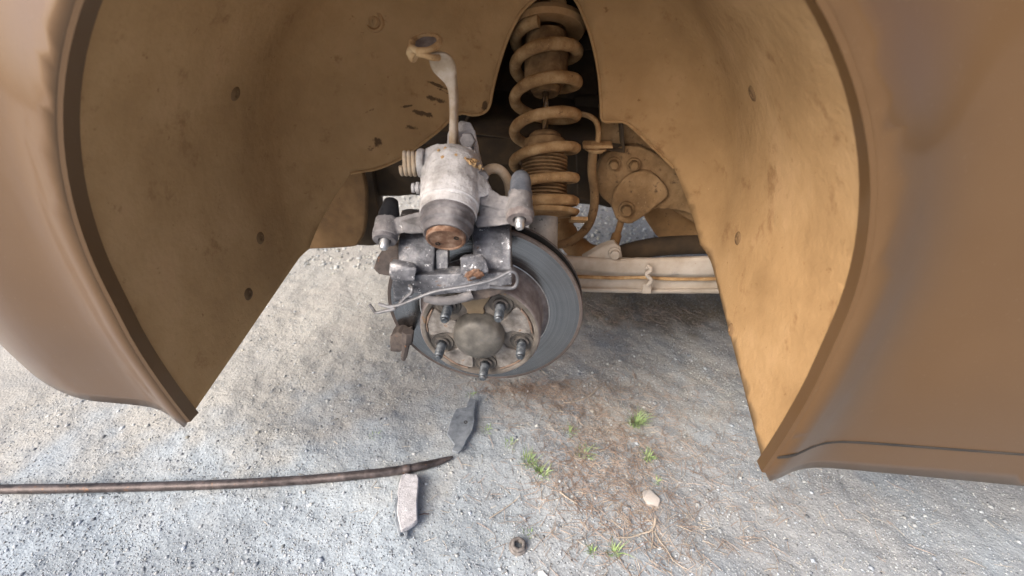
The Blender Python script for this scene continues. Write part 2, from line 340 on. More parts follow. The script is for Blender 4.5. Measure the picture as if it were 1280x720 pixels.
Fq = np.stack([idx[:-1, :-1], idx[1:, :-1], idx[1:, 1:], idx[:-1, 1:]], -1).reshape(-1, 4)
me = bpy.data.meshes.new('ground'); me.vertices.add(len(V)); me.vertices.foreach_set('co', V.ravel())
me.loops.add(Fq.size); me.loops.foreach_set('vertex_index', Fq.ravel().astype(np.int32))
me.polygons.add(len(Fq)); me.polygons.foreach_set('loop_start', np.arange(0, Fq.size, 4, dtype=np.int32)); me.polygons.foreach_set('use_smooth', np.ones(len(Fq), bool)); me.update(calc_edges=True)
dr, pw, shade_w, sa_n = soil(V[:, 0], V[:, 1])
ca = me.color_attributes.new('soil', 'FLOAT_COLOR', 'POINT'); ca.data.foreach_set('color', np.stack([dr, pw, shade_w, sa_n], -1).astype(np.float32).ravel())
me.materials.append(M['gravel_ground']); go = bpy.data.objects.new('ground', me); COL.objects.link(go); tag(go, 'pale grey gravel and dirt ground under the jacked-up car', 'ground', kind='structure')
def gz(x, y): return float(ground_h(x, y))
def gp(px, py, up=0.0):
    P = gr(px, py, 0)
    for _ in range(3): P = gr(px, py, gz(P.x, P.y)+up)
    return P

def scatter_mesh(name, base_v, base_f, n, xs, ys, sizes, mat_, squash=(1, 1, .7), sink=.3):
    bv = np.array(base_v, float); bf = np.array(base_f, int); k = len(bv)
    a = rng.random(n)*2*np.pi; ca_, sa = np.cos(a), np.sin(a)
    sc = np.stack([sizes*(.7+.6*rng.random(n))*squash[0], sizes*(.7+.6*rng.random(n))*squash[1], sizes*(.6+.5*rng.random(n))*squash[2]], -1)
    P = bv[None]*sc[:, None]*(1+.35*(rng.random((n, k, 1))-.5))
    x = P[..., 0]*ca_[:, None]-P[..., 1]*sa[:, None]; y = P[..., 0]*sa[:, None]+P[..., 1]*ca_[:, None]
    z0 = ground_h(xs, ys)+sc[:, 2]*(1-2*sink)
    W = np.stack([x+xs[:, None], y+ys[:, None], P[..., 2]+z0[:, None]], -1).reshape(-1, 3)
    Fc = (bf[None]+(np.arange(n)*k)[:, None, None]).reshape(-1, bf.shape[1])
    me = bpy.data.meshes.new(name); me.vertices.add(len(W)); me.vertices.foreach_set('co', W.ravel())
    me.loops.add(Fc.size); me.loops.foreach_set('vertex_index', Fc.ravel().astype(np.int32)); me.polygons.add(len(Fc))
    me.polygons.foreach_set('loop_start', np.arange(0, Fc.size, bf.shape[1], dtype=np.int32)); me.update(calc_edges=True)
    me.materials.append(M[mat_]); o = bpy.data.objects.new(name, me); COL.objects.link(o); return o
bm = bmesh.new(); bmesh.ops.create_icosphere(bm, subdivisions=1, radius=1); ICO_V = [tuple(v.co) for v in bm.verts]; ICO_F = [[v.index for v in f.verts] for f in bm.faces]; bm.free()
OCT_V = [(1, 0, 0), (-1, 0, 0), (0, 1, 0), (0, -1, 0), (0, 0, 1), (0, 0, -1)]
OCT_F = [(0, 2, 4), (2, 1, 4), (1, 3, 4), (3, 0, 4), (2, 0, 5), (1, 2, 5), (3, 1, 5), (0, 3, 5)]
n = 250000
xs = rng.uniform(-1.0, 1.05, n); ys = -.2+1.35*rng.random(n)**1.5
keep = rng.random(n) < (.25+.75*vnoise(xs+4, ys+4, 9, 21)); xs, ys = xs[keep], ys[keep]; n = len(xs)
sz = .0006+.0014*rng.random(n)**3
sz = np.where(rng.random(n) < .03, sz*2.4, sz)
mb_ = 7000; xs = np.concatenate([xs, rng.uniform(-.7, 1.0, mb_)]); ys = np.concatenate([ys, rng.uniform(.75, 1.9, mb_)]); sz = np.concatenate([sz, .003+.005*rng.random(mb_)]); n = len(xs)
gv = scatter_mesh('gravel', OCT_V, OCT_F, n, xs, ys, sz, 'gravel_stone', sink=.42)
tone = np.clip(rng.normal(.35, .10, n), .10, .72); shade_s = soil(xs, ys)[2]; tone = tone*(1-.6*shade_s)  # stones darkened within the painted shade patch
sdn = soil(xs, ys)[3]; tone = tone*(1+.12*sdn)
wrm = .055*sdn+np.clip(rng.normal(0, .03, n)+.04*soil(xs, ys)[0], -.03, .1)+.06*shade_s
tc_ = np.stack([tone*(1+wrm), tone*(1.07), tone*(1.13-wrm*2), tone*0+1], -1)
ca = gv.data.color_attributes.new('tone', 'FLOAT_COLOR', 'POINT'); ca.data.foreach_set('color', np.repeat(tc_, 6, axis=0).astype(np.float32).ravel())
_n = M['gravel_stone'].node_tree; _a = _n.nodes.new('ShaderNodeAttribute'); _a.attribute_name = 'tone'; _n.links.new(_a.outputs['Color'], _n.nodes['Principled BSDF'].inputs['Base Color'])
tag(gv, 'loose fine grey gravel scattered over the ground', 'gravel', kind='stuff')

# ------------------------------------------------------------------ the car body
AX, AZ, R0, RF, YW, YLIP = .0, .475, .235, .105, .275, -.138       # wheelhouse: centre, flat radius, fillet, wall depth, lip
RT_ = R0+RF
def rho(x, z): return abs(x-AX) if z < AZ else math.hypot(x-AX, z-AZ)
def skin_y(x, z):
    y = YLIP+.024-.03*math.exp(-((rho(x, z)-RT_)/.045)**2)
    y += .10*max(0, z-.78)**1.5+.9*max(0, -x-.50)**1.5
    y += .32*max(0, .42-z)**1.5
    return y
def wall_hit(px, py):
    d = ray(px, py); t0 = None
    for i in range(800):
        t = .2+i*.0015; P = CAM+d*t; r = rho(P.x, P.z)
        y = YW if r < R0 else (YW-RF+math.sqrt(max(RF*RF-(r-R0)**2, 0)) if r < RT_ else -9)
        if P.y >= y: return P
    return P
def to_dom(P):
    r = rho(P.x, P.z)
    t = r if r < R0 else R0+RF*math.asin(min((r-R0)/RF, 1))
    k = t/max(r, 1e-6)
    return ((P.x-AX)*k, (P.z-AZ)*k) if P.z >= AZ else ((P.x-AX)*k, P.z-AZ)
def from_dom(u, v):
    t = abs(u) if v < 0 else math.hypot(u, v)
    if t < R0: r, y = t, YW
    elif t < R0+RF*math.pi/2: a = (t-R0)/RF; r, y = R0+RF*math.sin(a), YW-RF*(1-math.cos(a))
    else: r, y = RT_, YW-RF-(t-R0-RF*math.pi/2)
    k = r/max(t, 1e-6)
    x, z = (AX+u*k, AZ+v*k) if v >= 0 else (AX+u*k, AZ+v)
    y += .007*(noise.noise(Vector((x*9, 0, z*9)))) + .003*noise.noise(Vector((x*30, 3, z*30)))
    return Vector((x, max(y, skin_y(x, z)+.004), z))
TL = R0+RF*math.pi/2+(YW-RF-YLIP)                                  # unrolled radius of the lip
def dense(pts, step=.006):
    out = []
    for a, b_ in zip(pts, pts[1:]):
        a, b_ = Vector(a), Vector(b_); k = max(1, int((b_-a).length/step))
        out += [tuple(a.lerp(b_, i/k)) for i in range(k)]
    return out+[tuple(pts[-1])]
left_low = [(-TL, -.20), (-R0-RF*1.2, -.13)]
edge_px = [(438, 217), (470, 211), (497, 200), (515, 188), (545, 166), (572, 143), (590, 144), (604, 141), (612, 132), (616, 112), (624, 80), (636, 45), (650, 18), (664, 3), (680, -7), (703, -8), (718, -2), (730, 22), (741, 55), (748, 92), (751, 125), (753, 150), (770, 152), (785, 155), (812, 180), (842, 209)]
edge = [to_dom(wall_hit(*p)) for p in edge_px]
edge = [(p.x, p.y) for p in smooth_path([Vector((a, b_, 0)) for a, b_ in edge], 4)]
right_low = [(R0+RF*1.1, -.09), (TL, -.21)]
arc = [(TL*math.cos(a), TL*math.sin(a)) for a in np.linspace(0, math.pi, 70)]
outline = dense(left_low+edge+right_low+[(TL, -.21), (TL, 0)], .008)[:-1]+arc
outline = [p for i, p in enumerate(outline) if i == 0 or (Vector(p)-Vector(outline[i-1])).length > 1e-4]
def cdt_sheet(outline, step, jitter=.25):
    xs = [p[0] for p in outline]; ys = [p[1] for p in outline]; n = len(outline); pts = [Vector(p) for p in outline]
    def inside(x, y):
        c = False; j = n-1
        for i in range(n):
            if (ys[i] > y) != (ys[j] > y) and x < (xs[j]-xs[i])*(y-ys[i])/(ys[j]-ys[i])+xs[i]: c = not c
            j = i
        return c
    oa = np.array(outline)
    for x in np.arange(min(xs), max(xs), step):
        for y in np.arange(min(ys), max(ys), step):
            q = (x+random.uniform(-jitter, jitter)*step, y+random.uniform(-jitter, jitter)*step)
            if inside(*q) and np.min(((oa-np.array(q))**2).sum(1)) > (step*.5)**2: pts.append(Vector(q))
    r = delaunay_2d_cdt(pts, [(i, (i+1) % n) for i in range(n)], [], 1, 1e-6)
    return r[0], r[2]
car = thing('car_body', 'jacked-up car body with an open, dust-caked brown rear wheel arch', 'car', (0, .3, .3))
dv, df = cdt_sheet(outline, .013)
w = MB().add([from_dom(*v) for v in dv], df)
wheelhouse = w.build('wheelhouse', 'arch_dust', car, solid=.0025, angle=70)
# rolled flange along the notch in the wheelhouse panel
fl = [from_dom(*p)+Vector((0, -.0005, 0)) for p in dense(edge, .006)]
MB().tube(fl, .0024, 8).build('pressed_edge', 'arch_dust', wheelhouse)
MB().tube(smooth_path([wall_hit(x, y)+Vector((0, .0012, 0)) for x, y in ((452, 40), (457, 70), (463, 105), (470, 140), (476, 172), (482, 203))], 6), .0030, 8).build('weld_seam', 'arch_dust', wheelhouse, rough=.002, rscale=60)
P = wall_hit(467, 26); k = pxm(P)
MB().lathe(P+Vector((0, .004, 0)), (0, -1, 0), [(.001, .009), (.006, .008), (.009, .004), (.0115, .007), (.014, .006), (.0155, 0)], 20).build('drain_plug', 'arch_dust', wheelhouse, rough=.003)

# outer skin: rear quarter with bumper corner and sill, arch opening cut out
sk = []
lip = [(AX-RT_, AZ-.20)]+[(AX-RT_, AZ-.20+i*.02) for i in range(1, 10)]+[(AX-RT_*math.cos(a), AZ+RT_*math.sin(a)) for a in np.linspace(0, math.pi, 60)]+[(AX+RT_, AZ-.021*i) for i in range(1, 11)]
outer = lip+dense([(AX+RT_+.012, AZ-.23), (1.6, .205), (1.6, 1.05), (-.74, 1.05), (-.74, .27), (AX-RT_-.012, .26), lip[0]], .016)[:-1]
dv, df = cdt_sheet(outer, .019, 0)
skin = MB().add([Vector((v[0], skin_y(*v), v[1])) for v in dv], df).build('quarter_panel', 'car_paint', car, solid=.003, angle=80)
ring = []
def off(i):
    a, b_ = Vector(lip[max(i-1, 0)]), Vector(lip[min(i+1, len(lip)-1)]); t = (b_-a).normalized(); return Vector((t.y, -t.x))
secs = []
for i, (x, z) in enumerate(lip):
    nrm = off(i); y = skin_y(x, z); q = []
    for (o_, dy) in ((0, 0), (.004, .001), (.004, .016), (0, .017)):
        q.append(Vector((x+nrm.x*o_, y+dy-.001, z+nrm.y*o_)))
    secs.append(q)
MB().loft(secs).build('arch_lip', 'car_paint', skin)
# crisp shut line
MB().tube([Vector((x, skin_y(x, .30)-.0012, .30)) for x in np.arange(RT_, 1.58, .01)], .0020, 6).build('sill_seam', 'black_trim', skin)
for (u, v) in ((-.47, -.06), (-.44, .20), (.46, -.03), (.43, .22), (.52, -.14), (-.53, -.12)):
    Pc = from_dom(u, v); nc = Vector((AX-Pc.x, 0, (AZ-Pc.z) if Pc.z > AZ else 0)).normalized()
    MB().lathe(Pc-nc*.002, nc, [(.0095, 0), (.0095, .003), (.008, .0045), (.004, .0050), (.0035, .0036), (.0001, .0036)], 18).build('liner_clip', 'under_mid', wheelhouse, rough=.0012, rscale=90)

# strut tower recess behind the notch
tw = MB()
TP = [at(575, 165, .283), at(596, 120, .283), at(612, 55, .283), at(640, -15, .283), at(690, -45, .283), at(738, -20, .283), at(764, 55, .283), at(775, 130, .283), at(780, 190, .283)]
cen = at(688, 80, .30); front = smooth_path(TP, 6)
s1 = front; s2 = [cen+(p-cen)*.94+Vector((0, .09, .01)) for p in front]; s3 = [cen+(p-cen)*.72+Vector((0, .15, .015)) for p in front]; s4 = [cen+(p-cen)*.05+Vector((0, .16, 0)) for p in front]
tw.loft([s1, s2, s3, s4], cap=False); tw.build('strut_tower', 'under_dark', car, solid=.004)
# floor pan, cross-members and rails behind the panel
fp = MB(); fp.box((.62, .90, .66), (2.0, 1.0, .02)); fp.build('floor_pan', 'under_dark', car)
MB().box((.43, .68, .83), (2.3, 1.5, .012)).build('light_block_slab', 'under_dark', car)  # unseen slab added to keep skylight out of the strut tower
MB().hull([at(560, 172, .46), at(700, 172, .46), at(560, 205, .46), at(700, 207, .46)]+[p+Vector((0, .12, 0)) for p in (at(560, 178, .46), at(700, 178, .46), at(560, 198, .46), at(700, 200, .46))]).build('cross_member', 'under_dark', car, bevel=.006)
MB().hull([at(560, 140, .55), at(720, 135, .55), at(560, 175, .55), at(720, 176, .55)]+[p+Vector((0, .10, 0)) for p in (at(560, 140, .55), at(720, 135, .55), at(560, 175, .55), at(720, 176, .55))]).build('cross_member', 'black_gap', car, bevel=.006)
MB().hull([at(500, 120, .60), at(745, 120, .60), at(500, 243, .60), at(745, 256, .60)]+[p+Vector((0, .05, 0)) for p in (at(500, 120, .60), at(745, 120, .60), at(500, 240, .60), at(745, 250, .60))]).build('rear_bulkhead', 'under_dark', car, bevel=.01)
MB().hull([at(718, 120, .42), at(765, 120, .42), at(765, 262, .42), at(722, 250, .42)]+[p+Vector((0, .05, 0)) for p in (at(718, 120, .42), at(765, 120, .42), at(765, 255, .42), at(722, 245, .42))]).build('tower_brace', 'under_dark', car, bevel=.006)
# tank-like rounded underbody tub on the rear side, shaded side painted dark, lit side a paler plate
sp_ = []
tub_c = at(438, 235, .46)
def rsec(cx, cz, hw, hh, y, r, n=6):
    q = []
    for (sx_, sz_, a0) in ((1, 1, 0), (-1, 1, 90), (-1, -1, 180), (1, -1, 270)):
        for i in range(n+1):
            a = R(a0+90*i/n); q.append(Vector((cx+sx_*(hw-r)+r*math.cos(a), y, cz+sz_*(hh-r)+r*math.sin(a))))
    return q
def tubsec(x0, y0, x1, y1, Y, r):
    a, b_ = at(x0, y0, Y), at(x1, y1, Y); return rsec((a.x+b_.x)/2, (a.z+b_.z)/2, abs(b_.x-a.x)/2, abs(a.z-b_.z)/2, Y, r)
MB().loft([tubsec(352, 195, 478, 300, .40, .03), tubsec(346, 190, 482, 308, .415, .035), tubsec(352, 192, 486, 300, .60, .035)]).build('underbody_tub', 'under_dark', car, bevel=.004)
MB().slab([at(466, 185, .43), at(560, 180, .43), at(545, 240, .43), at(498, 246, .43), at(466, 246, .43)], (0, .12, 0)).build('tub_dark_side', 'under_dark', car, bevel=.004)  # dark slab carrying the tub's painted shade further right
pl = [at(375, 195, .335), at(452, 212, .335), at(458, 240, .335), at(456, 285, .335), at(449, 302, .335), at(438, 309, .335), at(375, 312, .335)]
MB().prism([pl[0]]+smooth_path(pl[1:], 5), (0, .014, 0)).build('lit_flange_plate', 'under_mid', car, bevel=.003)
# sloping rail and the suspension mounting bracket on it
MB().hull([at(752, 140, .31), at(790, 140, .31), at(850, 195, .31), at(950, 250, .31), at(950, 330, .31), at(850, 268, .31), at(800, 240, .31), at(748, 200, .31)]+[p+Vector((0, .10, .0)) for p in (at(752, 140, .31), at(950, 240, .31), at(950, 320, .31), at(800, 235, .31))]).build('body_rail', 'under_mid2', car, bevel=.006, remesh=.004, soft=4, rough=.006, rscale=14)
br = [at(x, y, .292) for x, y in ((745, 224), (751, 201), (768, 186), (790, 181), (815, 190), (850, 214), (885, 240), (885, 272), (845, 263), (818, 262), (800, 274), (786, 281), (772, 274), (764, 258), (751, 244))]
bk = MB().prism(smooth_path(br, 4, True), (0, .03, 0)).build('mounting_bracket', 'under_mid2', car, remesh=.0024, soft=8, rough=.010, rscale=26)
br2 = [at(x, y, .281) for x, y in ((764, 250), (779, 226), (800, 213), (822, 221), (836, 240), (826, 254), (800, 274), (785, 281), (770, 273))]
MB().prism(smooth_path(br2, 4, True), (0, .02, 0)).build('bracket_plate', 'under_mid2', bk, remesh=.0022, soft=8, rough=.008, rscale=34)
for (x, y, Y, r) in ((767, 205, .289, 6.5), (792, 206, .289, 6.5), (783, 262, .277, 7.5)):
    P = at(x, y, Y); k = pxm(P)
    MB().lathe(P+Vector((0, .006, 0)), (0, -1, 0), [(r*1.35*k, 0), (r*1.35*k, .008), (r*1.0*k, .0085)], 20).lathe(P+Vector((0, .006, 0)), (0, -1, 0), [(r*.95*k, .008), (r*.95*k, .016), (r*.75*k, .018), (.0001, .018)], 6).build('bolt', 'under_mid2', bk, bevel=.0015, bseg=3, rough=.003, rscale=90)

# ------------------------------------------------------------------ strut: spring and damper
A, T = at(679, 287, .175), at(684, 5, .345)
ax = (T-A).normalized(); SL = (T-A).length
e1 = RT-ax*RT.dot(ax); e1.normalize(); e2 = ax.cross(e1).normalized()
if e2.dot(CAM-A) < 0: e2 = -e2
def s_of(py, offv=Vector((0, 0, 0))):
    lo, hi = -.15, SL+.15
    for _ in range(50):
        mdl = (lo+hi)/2
        if pix(A+ax*mdl+offv)[1] > py: lo = mdl
        else: hi = mdl
    return mdl
CR, WR = .0475, .0074
fr = [s_of(p, e2*CR) for p in (257, 250, 222, 184, 141, 97, 55, 24)]
pts = []
for th in np.linspace(.35, 6.95, 320):
    k = int(min(max(math.floor(th), 0), len(fr)-2)); s_ = fr[k]+(fr[k+1]-fr[k])*(th-k)
    i = k; f = th-k
    p0, p1, p2, p3 = fr[max(i-1, 0)], fr[i], fr[i+1], fr[min(i+2, len(fr)-1)]
    s_ = .5*(2*p1+(p2-p0)*f+(2*p0-5*p1+4*p2-p3)*f*f+(3*p1-p0-3*p2+p3)*f**3)
    a = 2*math.pi*th
    pts.append(A+ax*s_+(e1*math.sin(a)+e2*math.cos(a))*CR)
strut = thing('suspension_strut', 'dusty brown shock absorber with ribbed boot, standing inside the coil spring', 'shock absorber', A)
spring = MB().tube(pts, [WR+.0018*min(1, max(0, (i/320-.3)/.5)) + (.0012 if i < 40 else 0) for i in range(len(pts))], 14); so = spring.build('coil_spring', 'spring_dust', None, rough=.0015, rscale=50)
tag(so, 'thick dusty tan suspension coil spring wound round the shock absorber', 'coil spring')
S = lambda py: s_of(py)
# lower tube, seat, boot, cap, rod, bump stop, top mount
MB().lathe(A-ax*.10, ax, [(.0001, 0), (.0225, 0), (.0225, S(262)+.10), (.0001, S(262)+.10)], 28).build('damper_tube', 'damper_tube', strut)
seat = MB().lathe(A+ax*(S(272)), ax, [(.02, 0), (.052, .004), (.0555, .009), (.0555, .011), (.02, .0125)], 36).build('spring_seat', 'spring_dust', strut, bevel=.001)
P = A+ax*S(272)+e1*.05
MB().prism([P+e1*-.01+e2*.02, P+e1*.016+e2*.02, P+e1*.016-e2*.012, P+e1*-.01-e2*.012], ax*-.006).build('seat_tab', 'spring_dust', seat, bevel=.001)
s0, s1_ = S(268), S(196); prof = [(.018, s0)]; nr = 16
for i in range(nr):
    h = s0+(s1_-s0)*i/nr; dh = (s1_-s0)/nr
    prof += [(.0300, h), (.0355, h+dh*.3), (.0355, h+dh*.6), (.0300, h+dh*.9)]
prof += [(.028, s1_), (.030, S(190)), (.0325, S(184)), (.031, S(176)), (.024, S(173)), (.018, S(171))]
MB().lathe(A, ax, prof, 36).build('ribbed_boot', 'boot_dust', strut, angle=50)
MB().lathe(A, ax, [(.006, S(178)), (.023, S(176)), (.0245, S(173)), (.0245, S(170)), (.021, S(167)), (.006, S(166))], 30).build('dust_cap', 'boot_dust', strut, angle=30)
MB().cyl(A+ax*S(180), A+ax*S(80), .0052, seg=18).build('piston_rod', 'rod_steel', strut)
MB().lathe(A, ax, [(.006, S(116)), (.019, S(118)), (.0235, S(112)), (.022, S(108)), (.017, S(106)), (.022, S(102)), (.021, S(98)), (.016, S(96))], 30).build('bump_stop', 'boot_dust', strut, angle=60)
MB().lathe(A, ax, [(.015, S(105)), (.030, S(104)), (.033, S(98)), (.0335, S(60)), (.031, S(45)), (.0001, S(40))], 32).build('dust_shield', 'boot_dust', strut, angle=35)
MB().lathe(A, ax, [(.03, S(40)), (.056, S(42)), (.060, S(36)), (.058, S(30)), (.04, S(24)), (.036, S(16)), (.0001, S(10))], 32).build('top_mount', 'under_dust', strut, angle=35)
for an in (-50, 15, 65):
    P = A+ax*S(30)+(e1*math.sin(R(an))+e2*math.cos(R(an)))*.047
    MB().box(P, (.024, .018, .014), Matrix((e1, e2, ax)).transposed()).build('mount_lug', 'under_dust', strut, bevel=.003)

# ------------------------------------------------------------------ hub frame
HUB = Vector((0, 0, HUB_Z)); YA = (0, -1, 0)
knuckle = thing('wheel_knuckle', 'rusty dark steel knuckle behind the brake disc, carrying hub and strut', 'knuckle', HUB, TILT)
Wk = WM[knuckle]
kb = MB(); kb.cyl((0, .075, 0), (0, .16, 0), .05, .042, 28); kb.build('hub_carrier', 'bracket_rust', knuckle, local=True, bevel=.003)
low = A-ax*.10
MB().hull([low+e1*.03+e2*.015, low-e1*.03+e2*.015, low+e1*.03-e2*.03, low-e1*.03-e2*.03, Wk @ Vector((.03, .10, .02)), Wk @ Vector((-.03, .10, .02)), Wk @ Vector((.03, .15, .02)), Wk @ Vector((-.03, .15, .02)), A-ax*.05+e1*.03+e2*.01, A-ax*.05-e1*.03+e2*.01, A-ax*.05+e1*.03-e2*.03, A-ax*.05-e1*.03-e2*.03]).build('strut_clamp', 'bracket_rust', knuckle, bevel=.004)
# lug reaching round the disc edge at its lower rear side
lg = MB(); lg.hull([at(487, 421, .03), at(497, 415, .03), at(507, 421, .025), at(509, 434, .025), at(500, 441, .03), at(488, 439, .03)]+[p+Vector((0, .045, 0)) for p in (at(487, 421, .03), at(500, 415, .03), at(506, 434, .03), at(490, 439, .03))])
lg.hull([at(500, 419, .024), at(512, 415, .020), at(515, 425, .020), at(505, 432, .024)]+[p+Vector((0, .02, 0)) for p in (at(502, 420, .03), at(511, 417, .028), at(512, 426, .028), at(505, 430, .03))])
lug = lg.build('shield_lug', 'bracket_rust', knuckle, remesh=.0013, soft=3, rough=.002, rscale=90)
bl = MB(); a_, b_ = at(509, 424, .014), at(505, 446, .010)
bl.cyl(a_, b_, .0055, .0050, 6); bl.cyl(at(510, 414, .012), at(509, 428, .012), .0088, .0085, 6); bl.cyl(b_, at(504, 450, .010), .0038, .003, 10)
bl.build('bolt', 'bracket_rust', lug, bevel=.0008)

# brake disc
RD, YF, TH = .1368, .045, .0225
disc = thing('brake_disc', 'worn vented steel brake disc with rusty edge and grey friction face', 'brake disc', HUB, TILT)
def lathe_y(prof, seg=96): return MB().lathe((0, 0, 0), (0, 1, 0), prof, seg)
lathe_y([(.0895, YF), (.1315, YF)], 128).build('friction_face', 'disc_face', disc, local=True)
lathe_y([(.1315, YF), (.1325, YF-.0008), (.1358, YF-.0006), (RD, YF+.0008), (RD, YF+.003), (.1355, YF+.0034)], 128).build('outer_lip', 'disc_edge', disc, local=True, angle=50)
lathe_y([(.1355, YF+.0034), (.105, YF+.0036)], 96).build('inner_face', 'vane_dark', disc, local=True)
lathe_y([(.1355, YF+.0195), (RD, YF+.0198), (RD, YF+TH-.001), (.1358, YF+TH), (.07, YF+TH)], 128).build('rear_plate', 'disc_edge', disc, local=True, angle=50)
lathe_y([(.1355, YF+.0195), (.10, YF+.0193)], 96).build('inner_face', 'vane_dark', disc, local=True)
vane = None
for i in range(48):
    if vane is None:
        vane = MB().box((.114, YF+.0114, 0), (.026, .0154, .0042)).build('vane', 'vane_dark', disc, local=True); v0 = vane
    else:
        v0 = vane.copy(); COL.objects.link(v0); v0.parent = disc
    v0.rotation_euler = (0, R(i*7.5), 0)
lathe_y([(.0895, YF), (.0885, YF+.0015), (.0830, YF+.0015), (.0812, YF-.002), (.0805, .004), (.0795, .0012), (.078, 0)], 96).build('hat_side', 'hat_side', disc, local=True, angle=60, rough=.0012, rscale=150)
lathe_y([(.078, 0), (.0735, -.0002), (.0722, .001), (.0715, .0045), (.030, .0045)], 96).build('hat_top', 'hat_face', disc, local=True, angle=60)
lathe_y([(.0897, YF-.0003), (.0905, YF-.0006), (.0912, YF-.0002)], 128).build('face_inner_edge', 'bright_steel', disc, local=True)
lathe_y([(.090, YF+TH+.001), (.05, YF+TH+.001), (.05, YF+TH+.01)], 48).build('rear_hat', 'disc_edge', disc, local=True)

# hub flange showing through, cap and studs
hub = thing('wheel_hub', 'round domed wheel hub cap with five bare threaded studs on a rusty star-shaped flange', 'wheel hub', HUB, TILT)
PH = 5.74
sa = [R(PH+d) for d in (126, 54, -18, -90, 198)]
def pol(r, a, y): return Vector((r*math.cos(a), y, r*math.sin(a)))
lathe_y([(.0715, .0042), (.028, .0038)], 80).build('flange', 'hat_face', hub, local=True)
for i, a in enumerate(sa):
    mid = a+R(36)
    # raised lobe between two studs
    q = []
    for (r, d) in ((.034, -17), (.043, -15), (.052, -17.5), (.062, -20), (.0685, -18), (.0695, 0), (.0685, 18), (.062, 20), (.052, 17.5), (.043, 15), (.034, 17)):
        q.append(pol(r, mid+R(d), .005))
    MB().prism(smooth_path(q, 3, True), (0, -.0045, 0)).build('flange_lobe', 'flange_ochre' if i == 1 else 'flange_pale', hub, local=True, bevel=.0017, bseg=3, rough=.0012, rscale=80)
    q = [pol(r, mid+R(d), .0045) for (r, d) in ((.0690, -19), (.0708, -19.5), (.0714, -6), (.0714, 8), (.0708, 15), (.0690, 14.5), (.0697, 4))]
    MB().prism(q, (0, -.0048, 0)).build('rust_scale', 'edge_rust', hub, local=True, bevel=.0006, rough=.0015, rscale=120)
    c_ = pol(.05715, a, .0045)
    MB().lathe(c_, YA, [(.0165, 0), (.0150, .0022), (.0125, .0012), (.010, .0010), (.0098, .0045), (.0078, .005)], 28).build('stud_well', 'stud_well', hub, local=True, angle=50, rough=.0008, rscale=120)
    prof = [(.0084, 0), (.0084, .0030), (.0076, .0036), (.0064, .0036)]
    st_ = MB().lathe(c_, YA, prof, 24); stud_o = st_.build('stud_collar', 'hat_side', hub, local=True, angle=40)
    prof = [(.0061, .004)]; h = .0085
    while h < .0270: prof += [(.0061, h), (.0052, h+.00055), (.0061, h+.0011)]; h += .0013
    prof += [(.0056, h+.0002), (.0046, h+.0012), (.0044, h+.0034), (.0036, h+.0042), (.0001, h+.0042)]
    MB().lathe(c_, YA, prof, 20).build('stud', 'stud_steel', hub, local=True, angle=35)
lathe_y([(.0345, .004), (.0345, -.002), (.0335, -.004), (.0330, -.010), (.0312, -.0145), (.0275, -.0180), (.021, -.0206), (.012, -.0222), (.0001, -.0226)][::-1], 64).build('hub_cap', 'hub_cap', hub, local=True, angle=30, rough=.0014, rscale=35)

# ------------------------------------------------------------------ caliper bracket
bracket = thing('caliper_bracket', 'scuffed grey iron caliper bracket straddling the top of the brake disc', 'caliper bracket', at(565, 330, .04))
b_ = MB()
b_.hull([at(497, 348, -.030), at(541, 350, -.030), at(499, 300, .012), at(545, 296, .012), at(499, 276, .05), at(545, 270, .05)]+[at(497, 348, -.030)+Vector((0, .018, -.004)), at(541, 350, -.030)+Vector((0, .018, -.004)), at(499, 300, .012)+Vector((0, .012, -.012)), at(545, 296, .012)+Vector((0, .012, -.012)), at(499, 276, .05)+Vector((0, .01, -.010)), at(545, 270, .05)+Vector((0, .01, -.010))])
b_.hull([at(592, 356, -.028), at(639, 350, -.024), at(592, 300, .006), at(638, 300, .006), at(590, 276, .028), at(638, 275, .028)]+[at(592, 356, -.028)+Vector((0, .018, 0)), at(639, 350, -.024)+Vector((0, .018, 0)), at(592, 276, .028)+Vector((0, .012, -.008)), at(638, 275, .028)+Vector((0, .012, -.008))])
# over the disc edge to the inboard side
for (xl, xr) in ((500, 545), (592, 638)):
    b_.hull([at(xl, 276, .03), at(xr, 274, .03), at(xl+2, 262, .095), at(xr, 262, .095), at(xl, 276, .03)+Vector((0, 0, -.009)), at(xr, 274, .03)+Vector((0, 0, -.009)), at(xl+2, 262, .095)+Vector((0, 0, -.03)), at(xr, 262, .095)+Vector((0, 0, -.03))])
b_.hull([at(500, 268, .085), at(638, 268, .085), at(500, 285, .085), at(638, 285, .085)]+[p+Vector((0, .02, 0)) for p in (at(500, 268, .085), at(638, 268, .085), at(500, 285, .085), at(638, 285, .085))])
